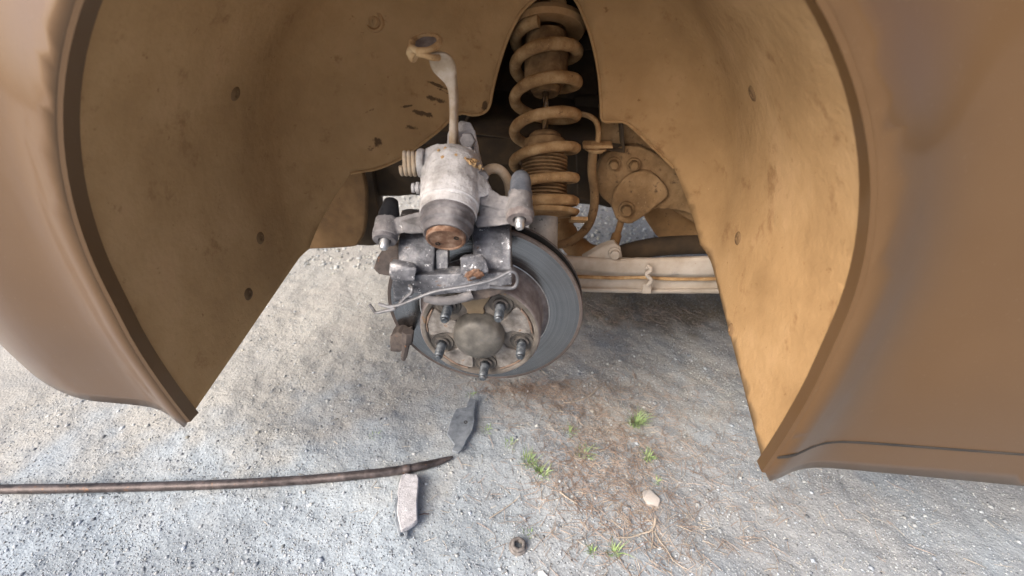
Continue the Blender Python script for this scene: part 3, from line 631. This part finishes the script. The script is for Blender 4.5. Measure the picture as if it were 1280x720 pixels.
# outer bridge bar
b_.hull([at(512, 344, -.032), at(640, 341, -.026), at(640, 356, -.028), at(596, 364, -.032), at(540, 370, -.034), at(514, 366, -.034)]+[p+Vector((0, .024, -.002)) for p in (at(512, 344, -.032), at(640, 341, -.026), at(640, 354, -.028), at(540, 368, -.034), at(514, 364, -.034))])
body = b_.build('bracket_frame', 'bracket_grey', bracket, remesh=.0012, soft=2, rough=.0022, rscale=70)
MB().hull([at(487, 329, -.030), at(492, 324, -.012), at(518, 328, -.026), at(521, 336, -.036), at(518, 352, -.040), at(490, 350, -.038), at(486, 340, -.036)]+[at(490, 332, .0), at(518, 334, .0), at(516, 352, -.012), at(492, 350, -.012)]).build('abutment', 'bracket_grey', bracket, remesh=.0011, soft=2, rough=.0018, rscale=80)
MB().hull([at(575, 322, -.032), at(581, 318, -.02), at(601, 317, -.024), at(609, 326, -.030), at(611, 340, -.036), at(590, 350, -.042), at(576, 343, -.040)]+[at(577, 326, -.005), at(607, 325, -.005), at(605, 348, -.01), at(580, 348, -.01)]).build('abutment', 'bracket_grey', bracket, remesh=.0011, soft=2, rough=.0018, rscale=80)
MB().hull([at(582, 338, -.043), at(600, 335, -.042), at(606, 342, -.040), at(602, 350, -.038), at(588, 352, -.040), at(580, 346, -.042), at(590, 345, -.030), at(602, 345, -.03)]).build('rust_lump', 'piston_rust', bracket, remesh=.0012, soft=2, rough=.006, rscale=150)
MB().hull([at(545, 312, .0), at(560, 312, .0), at(560, 346, -.018), at(543, 346, -.018)]+[p+Vector((0, .01, -.003)) for p in (at(545, 312, .0), at(560, 312, .0), at(560, 346, -.018), at(543, 346, -.018))]).build('rib', 'bracket_grey', bracket, bevel=.0025, bseg=3)
MB().tube(smooth_path([at(532, 372, -.030), at(548, 376, -.034), at(566, 375, -.034), at(582, 371, -.034), at(590, 368, -.032)], 5), .0055, 12).build('rolled_edge', 'caliper_grey', bracket)
MB().hull([at(588, 362, -.028), at(640, 355, -.022), at(640, 362, -.020), at(612, 372, -.026), at(586, 376, -.028), at(560, 382, -.026)]+[p+Vector((0, .012, 0)) for p in (at(588, 362, -.028), at(640, 355, -.022), at(612, 372, -.026), at(560, 382, -.026))]).build('lower_web', 'bracket_rust', bracket, remesh=.0012, soft=3, rough=.0018)
MB().hull([at(490, 350, -.030), at(520, 352, -.030), at(522, 362, -.026), at(494, 358, -.026), at(492, 378, -.010), at(512, 374, -.012)]+[p+Vector((0, .02, 0)) for p in (at(490, 350, -.030), at(520, 352, -.030), at(492, 376, -.010), at(512, 372, -.012))]).build('lower_web', 'bracket_grey', bracket, remesh=.0012, soft=3, rough=.002)
# rusty outboard ear on the far side of the pad
MB().hull([at(480, 308, .02), at(498, 307, .02), at(499, 328, .005), at(489, 346, -.005), at(474, 344, -.002), at(467, 336, .004), at(470, 324, .01)]+[p+Vector((0, .022, 0)) for p in (at(480, 308, .02), at(497, 307, .02), at(497, 328, .005), at(486, 344, -.003), at(469, 334, .004))]).build('ear', 'bracket_rust', bracket, remesh=.0012, soft=4, rough=.003, rscale=60)

# ------------------------------------------------------------------ caliper
DEL = R(34)
pa = Vector((.05, -math.cos(DEL), -math.sin(DEL))).normalized()       # piston axis, out of the bore
P0 = at(557, 301, -.034)                                                # piston face centre
caliper = thing('brake_caliper', 'pale dusty brake caliper swung up with its rusty piston and cable arm showing', 'brake caliper', at(565, 250, .03))
c = MB()
c.lathe(P0-pa*.115, pa, [(.0001, -.004), (.026, 0), (.031, .012), (.0325, .045), (.0340, .058), (.0340, .068), (.0305, .070), (.0001, .069)], 40)
c.hull([at(531, 186, .075), at(547, 180, .085), at(590, 184, .085), at(598, 205, .075), at(602, 225, .06), at(530, 222, .055), at(528, 200, .065)]+[p+Vector((0, .03, -.02)) for p in (at(531, 190, .075), at(590, 188, .085), at(598, 225, .06), at(530, 222, .055))])
c.hull([at(566, 158, .10), at(576, 150, .105), at(588, 152, .105), at(594, 164, .10), at(600, 200, .08), at(562, 196, .08), at(558, 172, .095)]+[p+Vector((0, .022, -.01)) for p in (at(570, 156, .10), at(590, 160, .10), at(598, 198, .08), at(564, 194, .08))])
c.hull([at(559, 166, .088), at(570, 164, .088), at(572, 186, .078), at(558, 186, .078)]+[p+Vector((0, .02, 0)) for p in (at(559, 166, .088), at(570, 164, .088), at(572, 186, .078), at(558, 186, .078))])
c.hull([at(592, 180, .085), at(598, 205, .07), at(613, 240, .05), at(604, 252, .03), at(588, 230, .04)]+[p+Vector((0, .03, -.01)) for p in (at(592, 185, .085), at(610, 238, .05), at(600, 250, .03))])
c.hull([at(528, 238, .03), at(560, 238, .04), at(534, 268, .008), at(528, 272, .010)]+[p+Vector((0, .02, -.01)) for p in (at(530, 238, .03), at(560, 238, .04), at(532, 268, .008))])
Yf = lambda py: .048+(-.010-.048)*(py-184)/(246-184)
fpts = [(533, 185), (546, 180), (562, 181), (588, 184), (598, 205), (606, 226), (616, 240), (606, 246), (590, 246), (560, 245), (532, 246), (526, 238), (525, 215), (527, 198)]
c.hull([at(x, y, Yf(y)+.004+.022*abs((x-563)/45)**2) for x, y in fpts]+[at(558, 200, Yf(200)-.002), at(558, 235, Yf(235)-.002)]+[at(x, y, Yf(y)+.004)+Vector((0, .035, -.015)) for x, y in ((536, 190), (590, 190), (608, 240), (530, 245))])
cast = c.build('casting', 'caliper_dust', caliper, remesh=.0012, soft=3, rough=.003, rscale=70)
for (x0, y0, x1, y1) in ((537, 212, 545, 217), (552, 208, 560, 214), (548, 222, 566, 226)):
    MB().tube([at(x0, y0, Yf(y0)-.004), at((x0+x1)/2, (y0+y1)/2+2, Yf(y0)-.005), at(x1, y1, Yf(y1)-.004)], .0022, 8).build('foundry_mark', 'caliper_dust', cast)
MB().lathe(at(585, 176, .078), (0, -1, .3), [(.0001, 0), (.010, 0), (.010, .006), (.0085, .0075), (.0001, .0075)], 6).build('plug', 'caliper_grey', cast, bevel=.0008)
MB().lathe(at(600, 222, .045), (.5, -.8, .3), [(.0001, 0), (.0085, 0), (.0085, .009), (.0068, .0105), (.0001, .0105)], 6).build('banjo_bolt', 'caliper_grey', cast, bevel=.0008)
# arms to the slide pins
ar = MB()
BR, BL = at(650, 262, .012), at(483, 288, .004)
ar.hull([at(596, 240, .03), at(610, 262, .012), at(600, 272, .008), at(636, 246, .018), at(646, 270, .008), at(640, 274, .01)]+[p+Vector((0, .018, -.008)) for p in (at(596, 242, .03), at(604, 268, .012), at(640, 250, .018), at(642, 270, .01))])
ar.cyl(BR-pa*.024, BR+pa*.008, .0135, .0160, 24)
ar.hull([at(598, 226, .035), at(612, 236, .03), at(628, 246, .022), at(636, 250, .018), at(600, 256, .012), at(630, 262, .010)]+[p+Vector((0, .015, -.008)) for p in (at(598, 228, .035), at(630, 250, .02), at(604, 256, .012))])
ar.hull([at(590, 270, .01), at(640, 268, .012), at(640, 280, .004), at(596, 284, .002)]+[p+Vector((0, .012, -.006)) for p in (at(590, 270, .01), at(640, 268, .012), at(596, 284, .002))])
ro = ar.build('slide_arm', 'caliper_grey', caliper, remesh=.0012, soft=5, rough=.0025, rscale=80)
al = MB()
al.hull([at(533, 262, .012), at(536, 286, .0), at(495, 272, .006), at(492, 294, -.004)]+[p+Vector((0, .016, -.006)) for p in (at(533, 264, .012), at(536, 284, .0), at(494, 274, .006), at(492, 292, -.004))])
al.cyl(BL-pa*.014, BL+pa*.010, .0145, .0155, 24)
al.hull([at(500, 276, .0), at(540, 268, .01), at(542, 290, -.008), at(505, 292, -.006)]+[p+Vector((0, .012, -.008)) for p in (at(500, 278, .0), at(540, 270, .01), at(542, 290, -.008))])
lo = al.build('slide_arm', 'caliper_grey', caliper, remesh=.0012, soft=4, rough=.0025, rscale=80)
MB().lathe(BR-pa*.018, -pa, [(.0138, 0), (.0142, .004), (.0128, .008), (.0124, .020), (.0112, .027), (.0085, .032), (.0001, .0335)], 28).build('pin_boot', 'boot_blue', ro, angle=60, rough=.001)
for (Bc, arm_, rr) in ((BR, ro, .0150), (BL, lo, .0140)):
    MB().lathe(Bc+pa*.006, pa, [(rr*.45, .005), (rr*.55, .0085), (rr*.95, .0085), (rr*1.05, .006), (rr*1.05, 0)], 28).build('bushing', 'rubber_grey' if Bc is BL else 'hat_side', arm_, angle=50)
    MB().lathe(Bc+pa*.008, pa, [(.0056, 0), (.0056, .012), (.0048, .0165), (.0032, .018), (.0001, .018)], 20).build('slide_pin', 'bright_steel', arm_, angle=40)
MB().lathe(BL-pa*.012, -pa, [(.0128, 0), (.0135, .004), (.0120, .007), (.0128, .011), (.0105, .020), (.0085, .030), (.004, .033), (.0001, .033)], 26).build('pin_boot', 'rubber_black', lo, angle=60)
# piston and its boot
MB().lathe(P0, pa, [(.0300, -.050), (.0335, -.049), (.0338, -.0455), (.0322, -.0445), (.0318, -.0425), (.0326, -.0415), (.0322, -.0335), (.0306, -.0325)], 48).build('bore_ring', 'caliper_dust', caliper, angle=35, rough=.0012, rscale=90)
MB().lathe(P0, pa, [(.0306, -.0340), (.0312, -.0320), (.0308, -.0285), (.0286, -.0270), (.0282, -.0250), (.0298, -.0235), (.0294, -.0165), (.0276, -.0150), (.0262, -.0140), (.0258, -.0080), (.0246, -.0055), (.0222, -.0058)], 48).build('piston_boot', 'rubber_grey', caliper, angle=45, rough=.0016, rscale=70)
pis = MB().lathe(P0, pa, [(.0217, -.020), (.0217, -.001), (.0208, 0), (.0190, .0), (.0182, -.0012), (.0001, -.0014)], 40).build('piston', 'piston_rust', caliper, angle=30)
u_, w_, _d = basis(pa)
for an in (40, 200):
    P = P0+(u_*math.cos(R(an))+w_*math.sin(R(an)))*.013
    MB().lathe(P, pa, [(.0028, -.0012), (.0030, -.0004), (.0020, -.0004), (.0016, -.0020), (.0001, -.002)], 12).build('piston_notch', 'vane_dark', pis)
# clump of dried dirt where the cable arm meets the body
for _ in range(130):
    x, y = random.gauss(575, 10), 0
    y = 193+(x-560)*.33+random.gauss(0, 3.2)
    P = at(x, y, .034+random.gauss(0, .004)); r = random.uniform(.0010, .0030)
    if _ == 0: cl = MB()
    cl.add([Vector(v)*r*random.uniform(.7, 1.3)+P for v in ICO_V], ICO_F)
tag(cl.build('dirt_clump', 'ring_rust', cast), kind='stuff')
# parking-brake lever springs at the side
def coil(a, b__, r, wr, turns, name):
    a, b__ = Vector(a), Vector(b__); u, w, d = basis(b__-a); L_ = (b__-a).length; q = []
    for t in np.linspace(0, 1, int(turns*22)): th = t*turns*2*math.pi; q.append(a+d*(t*L_)+(u*math.cos(th)+w*math.sin(th))*r)
    return MB().tube(q, wr, 10).build(name, 'cable_bracket', caliper)
coil(at(502, 204, .052), at(523, 205, .056), .0128, .0026, 4, 'return_spring')
MB().cyl(at(505, 204, .054), at(532, 205, .058), .0095, seg=20).build('lever_shaft', 'caliper_dust', caliper)
MB().lathe(at(527, 204, .057), (1, .1, 0), [(.0001, -.004), (.0165, -.004), (.0175, 0), (.0165, .004), (.0001, .004)], 24).build('lever_washer', 'caliper_dust', caliper, bevel=.001)
MB().lathe(at(515, 235, .05), (1, .1, 0), [(.0001, 0), (.006, 0), (.0062, .003), (.0045, .0035), (.0045, .005), (.0075, .0055), (.0075, .009), (.005, .0095), (.005, .011), (.0085, .0115), (.0085, .016), (.0001, .016)], 18).build('bleed_nipple', 'caliper_dust', caliper, angle=30)
# cable arm: a plate rising on edge, twisting into a ring
def sect(px, py, Y, wx, wy, tw=0):
    P = at(px, py, Y); k = pxm(P); q = []
    for i in range(12):
        a = 2*math.pi*i/12; ca_, sa_ = math.cos(a), math.sin(a)
        ex = math.copysign(abs(ca_)**.5, ca_)*wx*k/2; ey = math.copysign(abs(sa_)**.5, sa_)*wy/2
        q.append(P+RT*(ex*math.cos(tw)-ey*math.sin(tw))+Vector((0, 1, 0))*(ex*math.sin(tw)+ey*math.cos(tw)))
    return q
arm = MB().loft([sect(567, 198, .070, 12, .022), sect(567, 170, .076, 10, .021), sect(567.5, 140, .080, 9.5, .020), sect(567.5, 118, .082, 10, .020), sect(566, 107, .082, 12, .018), sect(562, 99, .080, 18, .015), sect(556, 91, .076, 30, .011), sect(554, 81, .072, 34, .008), sect(551, 72, .066, 30, .008), sect(546, 64, .060, 22, .008)]).build('cable_arm', 'cable_bracket', caliper, subsurf=1, rough=.0012, rscale=60)
RC = at(532, 54, .056); kx = pxm(RC)
q = [RC+RT*(math.cos(a)*17*kx)+Vector((0, .0, 0))+Vector((0, math.sin(a)*.020, math.sin(a)*.006)) for a in np.linspace(0, 2*math.pi, 40, endpoint=False)]
MB().tube(q, .0034, 12, closed=True).build('cable_eye', 'ring_rust', arm, rough=.002, rscale=90)
MB().lathe(RC+Vector((0, 0, -.001)), (0, -.28, .96), [(.0001, 0), (.0165, 0), (.0165, .002), (.0001, .002)], 24).build('eye_grommet', 'hat_side', arm)
MB().tube(smooth_path([RC+RT*(-17*kx), at(516, 62, .045), at(515, 69, .04), at(519, 73, .038)], 5), [.0042]*5+[.0058]*5+[.0046]*6, 10).build('eye_hook', 'ring_rust', arm, rough=.003, rscale=90)
MB().tube(smooth_path([at(521, 67, .036), at(530, 69, .036), at(541, 72, .040), at(548, 72, .05)], 5), .0032, 10).build('eye_hook', 'ring_rust', arm, rough=.002, rscale=90)
# fluid pipe loop into the back of the body
MB().tube(smooth_path([at(603, 236, .07), at(603, 222, .075), at(611, 212, .08), at(624, 212, .085), at(634, 224, .09), at(637, 240, .095), at(638, 262, .10)], 6), .0062, 14).build('fluid_pipe', 'cable_bracket', caliper)

# ------------------------------------------------------------------ anti-rattle wire spring hooked on the bracket
wp = [at(462, 381, -.035), at(466, 386, -.04), at(470, 391, -.045), at(480, 389, -.047), at(494, 386, -.049), at(487, 384, -.048), at(474, 380, -.044), at(484, 383, -.047), at(500, 381, -.050), at(520, 373, -.052), at(545, 364, -.052), at(575, 359, -.052), at(600, 354, -.050), at(618, 349, -.047), at(632, 342, -.044), at(639, 339.5, -.043), at(645, 342, -.042), at(647, 350, -.041), at(643, 359, -.041), at(632, 360, -.042), at(612, 358, -.044)]
wire = thing('wire_clip', 'thin bent steel wire clip with looped ends hooked across the bracket', 'wire clip', at(560, 362, -.05))
MB().tube(smooth_path(wp, 5), .0020, 8).build('long_wire', 'wire_steel', wire)
MB().tube(smooth_path([at(512, 357, -.034), at(515, 360, -.044), at(514, 366, -.047), at(507, 372, -.048), at(501, 378, -.048), at(496, 384, -.047)], 5), .0020, 8).build('hook', 'wire_steel', wire)

# ------------------------------------------------------------------ brake hose with its bracket
hose = thing('brake_hose', 'dusty brown brake hose looping down from a body bracket beside the spring', 'hose', at(742, 187, .26))
MB().tube(smooth_path([at(741, 190, .262), at(740, 215, .262), at(743, 240, .258), at(742, 262, .252), at(735, 282, .243), at(722, 296, .235), at(706, 304, .23), at(690, 307, .225)], 8), .0073, 14).build('rubber_hose', 'under_mid2', hose)
MB().prism([at(729, 182, .25), at(765, 182, .25), at(767, 186, .25), at(728, 187, .25)], (0, .022, .003)).build('hose_bracket', 'spring_dust', hose, bevel=.002)
MB().lathe(at(744, 190, .262), (0, 0, 1), [(.0001, 0), (.012, 0), (.013, .003), (.017, .0035), (.017, .0065), (.010, .007), (.009, .014), (.005, .016), (.0001, .017)], 20).build('hose_fitting', 'spring_dust', hose, angle=30)
MB().tube(smooth_path([at(747, 178, .262), at(748, 164, .265), at(745, 152, .27), at(736, 145, .28), at(722, 142, .29), at(705, 140, .31)], 7), .0042, 10).build('metal_pipe', 'spring_dust', hose)

# ------------------------------------------------------------------ arms at the front side
tarm = thing('trailing_arm', 'long pale dusty pressed-steel suspension arm running from behind the disc', 'suspension arm', at(780, 345, .2))
secs = []
for (x, tp, fb, wb, lb, Y) in ((680, 316, 335, 357, 363, .150), (715, 319.5, 338, 359, 364, .162), (750, 321.5, 341, 360, 365.5, .176), (790, 322, 343, 361, 366.5, .186), (830, 321.5, 344.5, 361.5, 367, .19), (870, 320, 345, 361, 367, .192), (950, 317, 344, 359, 366, .193)):
    secs.append([at(x, p_, Y+o_) for p_, o_ in ((tp+3, .032), (tp+.8, .022), (tp, .014), (tp+.8, .006), (tp+3, .0015), (tp+7, 0), (fb-8, .0005), (fb-3, .0), (fb-1, .002), (fb, .006), (fb+1, .0105), (fb+4, .0115), (wb-3, .0125), (wb-1, .0115), (wb, .007), (wb+1.5, .004), (lb-2, .0035), (lb-.5, .006), (lb, .011), (lb-.4, .016), (lb-3, .032))])
sm_ = []
for i in range(len(secs)-1):
    for k_ in range(6): sm_.append([a1.lerp(b1, k_/6) for a1, b1 in zip(secs[i], secs[i+1])])
sm_.append(secs[-1])
MB().loft(sm_).build('arm_pressing', 'arm_dust', tarm, rough=.0028, rscale=45, angle=70)
MB().tube(smooth_path([at(690, 344, .162), at(728, 346, .176), at(770, 347.5, .190), at(805, 347, .196), at(850, 349, .198), at(940, 348, .2)], 6), .0030, 8).build('cable', 'spring_dust', tarm, rough=.001)
for (a0, b0) in (((807, 333), (816, 331)), ((804, 355), (815, 361))):
    MB().hull([at(a0[0], a0[1], .181), at(b0[0], a0[1], .181), at(b0[0]-1, b0[1]+6, .180), at(a0[0]-2, b0[1]+6, .180)]+[at(a0[0], a0[1], .195), at(b0[0], b0[1]+6, .195), at(a0[0], b0[1]+6, .195)]).build('clamp', 'arm_dust', tarm, bevel=.0015)
MB().tube(smooth_path([at(809, 331, .178), at(814, 337, .175), at(808, 343, .175), at(814, 350, .176), at(809, 357, .178)], 5), .0030, 8).build('clamp_strap', 'arm_dust', tarm)
MB().hull([at(727, 324, .178), at(752, 309, .188), at(768, 304, .19), at(776, 309, .19), at(778, 322, .188)]+[p+Vector((0, .016, 0)) for p in (at(727, 324, .178), at(752, 309, .188), at(768, 304, .19), at(778, 322, .188))]).build('link_lug', 'arm_dust', tarm, bevel=.003, bseg=3)
P = at(768, 316, .186); MB().lathe(P, YA, [(.010, 0), (.010, .003), (.0075, .0032), (.0075, .010), (.0001, .0105)], 18).build('bolt', 'arm_dust', tarm, bevel=.0006)
link = thing('lateral_link', 'dark brown round suspension link crossing above the pale arm', 'suspension link', at(800, 310, .3))
MB().tube(smooth_path([at(690, 352, .24), at(740, 332, .26), at(800, 312, .29), at(860, 306, .31), at(950, 306, .33)], 6), .0175, 18).build('link_tube', 'under_dark', link)
MB().tube(smooth_path([at(778, 270, .30), at(774, 285, .295), at(769, 300, .285), at(764, 318, .275)], 5), [.006]*8+[.009]*4+[.012]*4, 12).build('drop_link', 'under_dust', link)
larm = thing('lower_arm', 'curved dark brown lower arm behind the shock absorber', 'suspension arm', at(720, 300, .26))
MB().tube(smooth_path([at(708, 262, .32), at(706, 280, .30), at(712, 300, .285), at(726, 314, .275), at(742, 322, .27)], 6), [.016]*8+[.020]*8+[.022]*9, 16).build('arm_casting', 'under_dust', larm, rough=.004, rscale=40)
MB().hull([at(800, 262, .36), at(842, 240, .36), at(950, 230, .36), at(950, 300, .36), at(842, 294, .36), at(822, 298, .36), at(810, 280, .36)]+[p+Vector((0, .10, 0)) for p in (at(800, 262, .36), at(950, 230, .36), at(950, 296, .36), at(822, 290, .36))]).build('subframe_end', 'under_dust', car, bevel=.008, bseg=3)

# ------------------------------------------------------------------ things lying on the ground
def outline_on_ground(pts, ox, oy, s_, up):
    return [gp(ox+x/s_, oy+y/s_, up) for x, y in pts]
pad = thing('brake_pad', 'old brake pad lying with its dark steel backing plate up, above the bar tip', 'brake pad', gp(578, 532))
o1 = [(452, 78), (476, 84), (470, 130), (470, 165), (462, 195), (440, 232), (428, 258), (410, 276), (388, 268), (398, 246), (384, 226), (371, 208), (380, 172), (392, 140), (404, 118), (440, 112)]
top = outline_on_ground(o1, 430, 470, 2.881, .013)
pb = MB().prism(top, (0, 0, -.0055)).build('backing_plate', 'pad_plate', pad, bevel=.0012)
o2 = [(442, 124), (462, 130), (460, 190), (420, 240), (400, 236), (380, 208), (388, 170), (408, 128)]
MB().prism(outline_on_ground(o2, 430, 470, 2.881, .0073), (0, 0, -.009)).build('friction_lining', 'pad_lining', pad, bevel=.001)
for (x, y) in ((410, 158), (438, 166)):
    P = gp(430+x/2.881, 470+y/2.881, .0132); MB().lathe(P, (0, 0, 1), [(.0038, -.0005), (.0036, .0004), (.0024, .0004), (.0018, -.0012), (.0001, -.0012)], 14).build('rivet_hole', 'vane_dark', pb)
pad2 = thing('brake_pad', 'old brake pad lying with its pale speckled friction lining up, against the bar', 'brake pad', gp(510, 632))
o1 = [(190, 432), (183, 458), (178, 470), (186, 500), (184, 525), (196, 572), (203, 574), (206, 560), (214, 562), (220, 582), (230, 580), (230, 556), (246, 540), (264, 524), (266, 360), (206, 362)]
MB().prism(outline_on_ground(o1, 430, 470, 2.881, .008), (0, 0, -.0055)).build('backing_plate', 'pad_plate', pad2, bevel=.0012)
o2 = [(208, 354), (222, 350), (262, 353), (269, 366), (266, 410), (262, 460), (264, 518), (250, 532), (222, 548), (204, 552), (196, 520), (190, 488), (194, 440), (192, 420), (200, 380)]
lin = MB().prism(outline_on_ground(o2, 430, 470, 2.881, .017), (0, 0, -.0092)).build('friction_lining', 'pad_lining', pad2, bevel=.0016, rough=.0012, rscale=120)
MB().tube([gp(524, 644, .008), gp(530, 642, .007), gp(536, 642.5, .006)], .0013, 6).build('wear_tab', 'tool_steel', pad2)

bar = thing('pry_bar', 'dark steel pry bar with a tapered tip lying on the gravel', 'pry bar', gp(480, 592))
bp_ = [gp(-45, 612, .009), gp(60, 611, .009), gp(200, 608, .009), gp(300, 604.5, .0085), gp(380, 600, .008), gp(438, 595, .008), gp(480, 590.5, .008), gp(508, 586.5, .008), gp(530, 582, .008), gp(548, 577.5, .0075), gp(560, 573.5, .006), gp(566, 571, .005)]
rr = [.0078, .0078, .0078, .0078, .0078, .0078, .0077, .0076, .0074, .0064, .0042, .0018]
sp2 = smooth_path(bp_, 6); r2 = list(np.interp(np.linspace(0, 11, len(sp2)), range(12), rr))
MB().tube(sp2, r2, 8).build('shank', 'tool_steel', bar, rough=.0010, rscale=60, angle=60)
MB().tube([gp(503, 587.2, .008), gp(506, 586.8, .008), gp(510, 586.2, .008), gp(513, 585.6, .008)], [.0078, .0086, .0086, .0078], 12).build('collar', 'tool_steel', bar)
MB().hull([gp(505, 589, .004), gp(511, 588, .004), gp(511, 594, .004), gp(505, 594, .004), gp(505, 589, .009), gp(511, 588, .009), gp(511, 594, .008), gp(505, 594, .008)]).build('tab', 'tool_steel', bar, bevel=.001)

P = gp(647, 684); nut = thing('lug_nut', 'rusty open wheel nut lying on the gravel', 'nut', P)
MB().lathe(P+Vector((0, 0, -.001)), (.10, -.06, 1), [(.0070, .008), (.0070, .001), (.0135, .001), (.0142, .003), (.0135, .0055), (.0115, .007)], 26).build('flange', 'nut_rust', nut, angle=50)
MB().lathe(P+Vector((0, 0, -.001)), (.10, -.06, 1), [(.0072, .003), (.0122, .005), (.0122, .0105), (.0108, .0120), (.0070, .0120), (.0070, .003)], 6).build('hex', 'nut_rust', nut, angle=30, bevel=.0007)

P = gp(813, 625); MB_ = MB().hull([gp(803, 615, .004), gp(812, 611, .008), gp(826, 624, .007), gp(823, 633, .006), gp(808, 630, .006), gp(804, 622, .009), gp(803, 615, -.004), gp(826, 624, -.004), gp(823, 634, -.004), gp(808, 632, -.004)])
tag(MB_.build('stone', 'stone_pale', None, bevel=.0015, rough=.003, rscale=80), 'flat pale pinkish stone chip beside the twigs', 'stone')
tag(MB().hull([gp(672, 722, -.002), gp(672, 714, .003), gp(678, 712, .004), gp(686, 720, .003), gp(682, 726, -.002), gp(676, 726, .004)]).build('stone', 'white_chip', None, bevel=.001), 'small white stone chip near the wheel nut', 'stone')
def twig(paths, label):
    t = MB()
    for p, r in paths: t.tube(smooth_path([gp(x, y, .003) for x, y in p], 5), [r*(1-.55*i/(5*(len(p)-1))) for i in range(5*(len(p)-1)+1)], 7)
    tag(t.build('twig', 'twig', None, rough=.001, rscale=120), label, 'twig')
twig([([(819, 648), (818, 657), (812, 664), (802, 667), (788, 671.5), (770, 672)], .0019), ([(816, 660), (816, 676), (813, 690)], .0011), ([(818, 664), (826, 678), (833, 686), (842, 702)], .0010)], 'forked pale dry twig lying below the pinkish stone')
twig([([(612, 648), (630, 636), (647, 624)], .0011)], 'short thin dry stalk lying on the pale gravel')
twig([([(748, 484), (735, 496), (718, 502), (704, 503)], .0016)], 'reddish curved dry stalk on the pine litter under the disc')
twig([([(700, 615), (712, 624), (722, 630)], .0012)], 'short straight dry stalk between the grass tufts')

# dry pine needles and bits: too many to count
def litter(n, area, name, label, seedv, lmin, lmax, r, mt='needle'):
    rs = random.Random(seedv); t = MB()
    cnt = 0
    while cnt < n:
        cx_, cy_, sx_, sy_ = rs.choice(area); px_, py_ = rs.gauss(cx_, sx_), rs.gauss(cy_, sy_)
        if py_ < 375 or py_ > 740: continue
        P = gr(px_, py_); a = rs.uniform(0, 6.28); l = rs.uniform(lmin, lmax); bnd = rs.uniform(-.25, .25); q = []
        for i in range(4):
            u = i/3-.5; x = P.x+math.cos(a)*l*u-math.sin(a)*l*bnd*(u*u); y = P.y+math.sin(a)*l*u+math.cos(a)*l*bnd*(u*u); q.append((x, y))
        tilt = rs.uniform(0, .004); rr_ = r*rs.uniform(.6, 1.3)
        t.tube([Vector((x, y, gz(x, y)+.0012+tilt*i/3)) for i, (x, y) in enumerate(q)], [rr_, rr_, rr_, rr_*.5], 3, cap=False); cnt += 1
    return tag(t.build(name, mt, None, smooth=False), label, 'litter', kind='stuff')
litter(3400, [(700, 497, 45, 14), (760, 530, 50, 40), (745, 560, 40, 30), (800, 640, 40, 50), (720, 610, 50, 40), (830, 560, 60, 60), (900, 600, 90, 90), (790, 395, 60, 10), (660, 487, 40, 6)], 'pine_litter', 'dry brown pine needles strewn over the gravel', 3, .006, .036, .00042)
litter(520, [(600, 600, 120, 90), (780, 600, 60, 70), (800, 660, 60, 40), (740, 540, 60, 40), (960, 640, 120, 60)], 'dry_stalks', 'sparse pale straw bits strewn on the gravel', 4, .005, .026, .00042, 'straw')

# grass tufts, each on its own
def tuft(px_, py_, n, hgt, spread, label, seedv):
    rs = random.Random(seedv); P = gp(px_, py_); t = MB()
    for _ in range(n):
        a = rs.uniform(0, 6.28); rad = spread*1.25*rs.random()**.8; b0 = Vector((P.x+math.cos(a)*rad, P.y+math.sin(a)*rad, 0)); b0.z = gz(b0.x, b0.y)-.001
        h = hgt*(.3+.9*rs.random()**1.4); lean = Vector((math.cos(a+rs.uniform(-.8, .8)), math.sin(a+rs.uniform(-.8, .8)), 0))*h*rs.uniform(.15, .9); wd = rs.uniform(.0005, .0012)
        side = Vector((-lean.y, lean.x, 0)).normalized()*wd; L_ = []
        for k in range(5):
            u = k/4; c_ = b0+lean*u*u+Vector((0, 0, h*(u-.25*u*u))); s2_ = side*(1-u)**.6*(1.0 if k else .7); L_ += [c_-s2_, c_+s2_+Vector((0, 0, .0004))]
        o_ = len(t.v); t.add(L_, [[2*k, 2*k+1, 2*k+3, 2*k+2] for k in range(4)])
    tag(t.build('grass_tuft', 'grass_leaf', None, smooth=True), label, 'grass', 'grass tufts sprouting through the gravel')
tuft(794, 530, 95, .034, .011, 'densest bright green grass tuft, standing alone on bare grey gravel', 1)
tuft(660, 578, 60, .022, .012, 'low green grass tuft on the pale gravel near the dark brake pad', 2)
tuft(676, 592, 55, .022, .010, 'low green grass tuft at the edge of the pale gravel, toward the needles', 3)
tuft(730, 568, 45, .020, .014, 'sparse green grass tuft growing among brown pine needles', 4)
tuft(810, 573, 40, .022, .010, 'small green grass tuft above the pinkish stone', 5)
tuft(821, 603, 14, .014, .005, 'tiny green sprout just above the pinkish stone', 6)
tuft(738, 690, 26, .016, .006, 'small green sprout between the wheel nut and the forked twig', 7)
tuft(767, 690, 40, .020, .008, 'leafy green sprout at the end of the forked twig', 8)
tuft(637, 556, 30, .014, .013, 'thin scattered green grass beside the dark brake pad', 9)
tuft(608, 538, 24, .012, .011, 'faint short grass right beside the dark backing plate', 10)
tuft(712, 540, 26, .015, .012, 'thin green blades among the reddish needles under the disc', 11)
tuft(468, 546, 16, .010, .010, 'few short green blades on pale gravel above the bar', 12)
tuft(660, 668, 14, .011, .007, 'few tiny green blades just above the wheel nut', 13)
tuft(588, 495, 16, .014, .008, 'short green blades below the disc, at the end of the backing plate', 14)
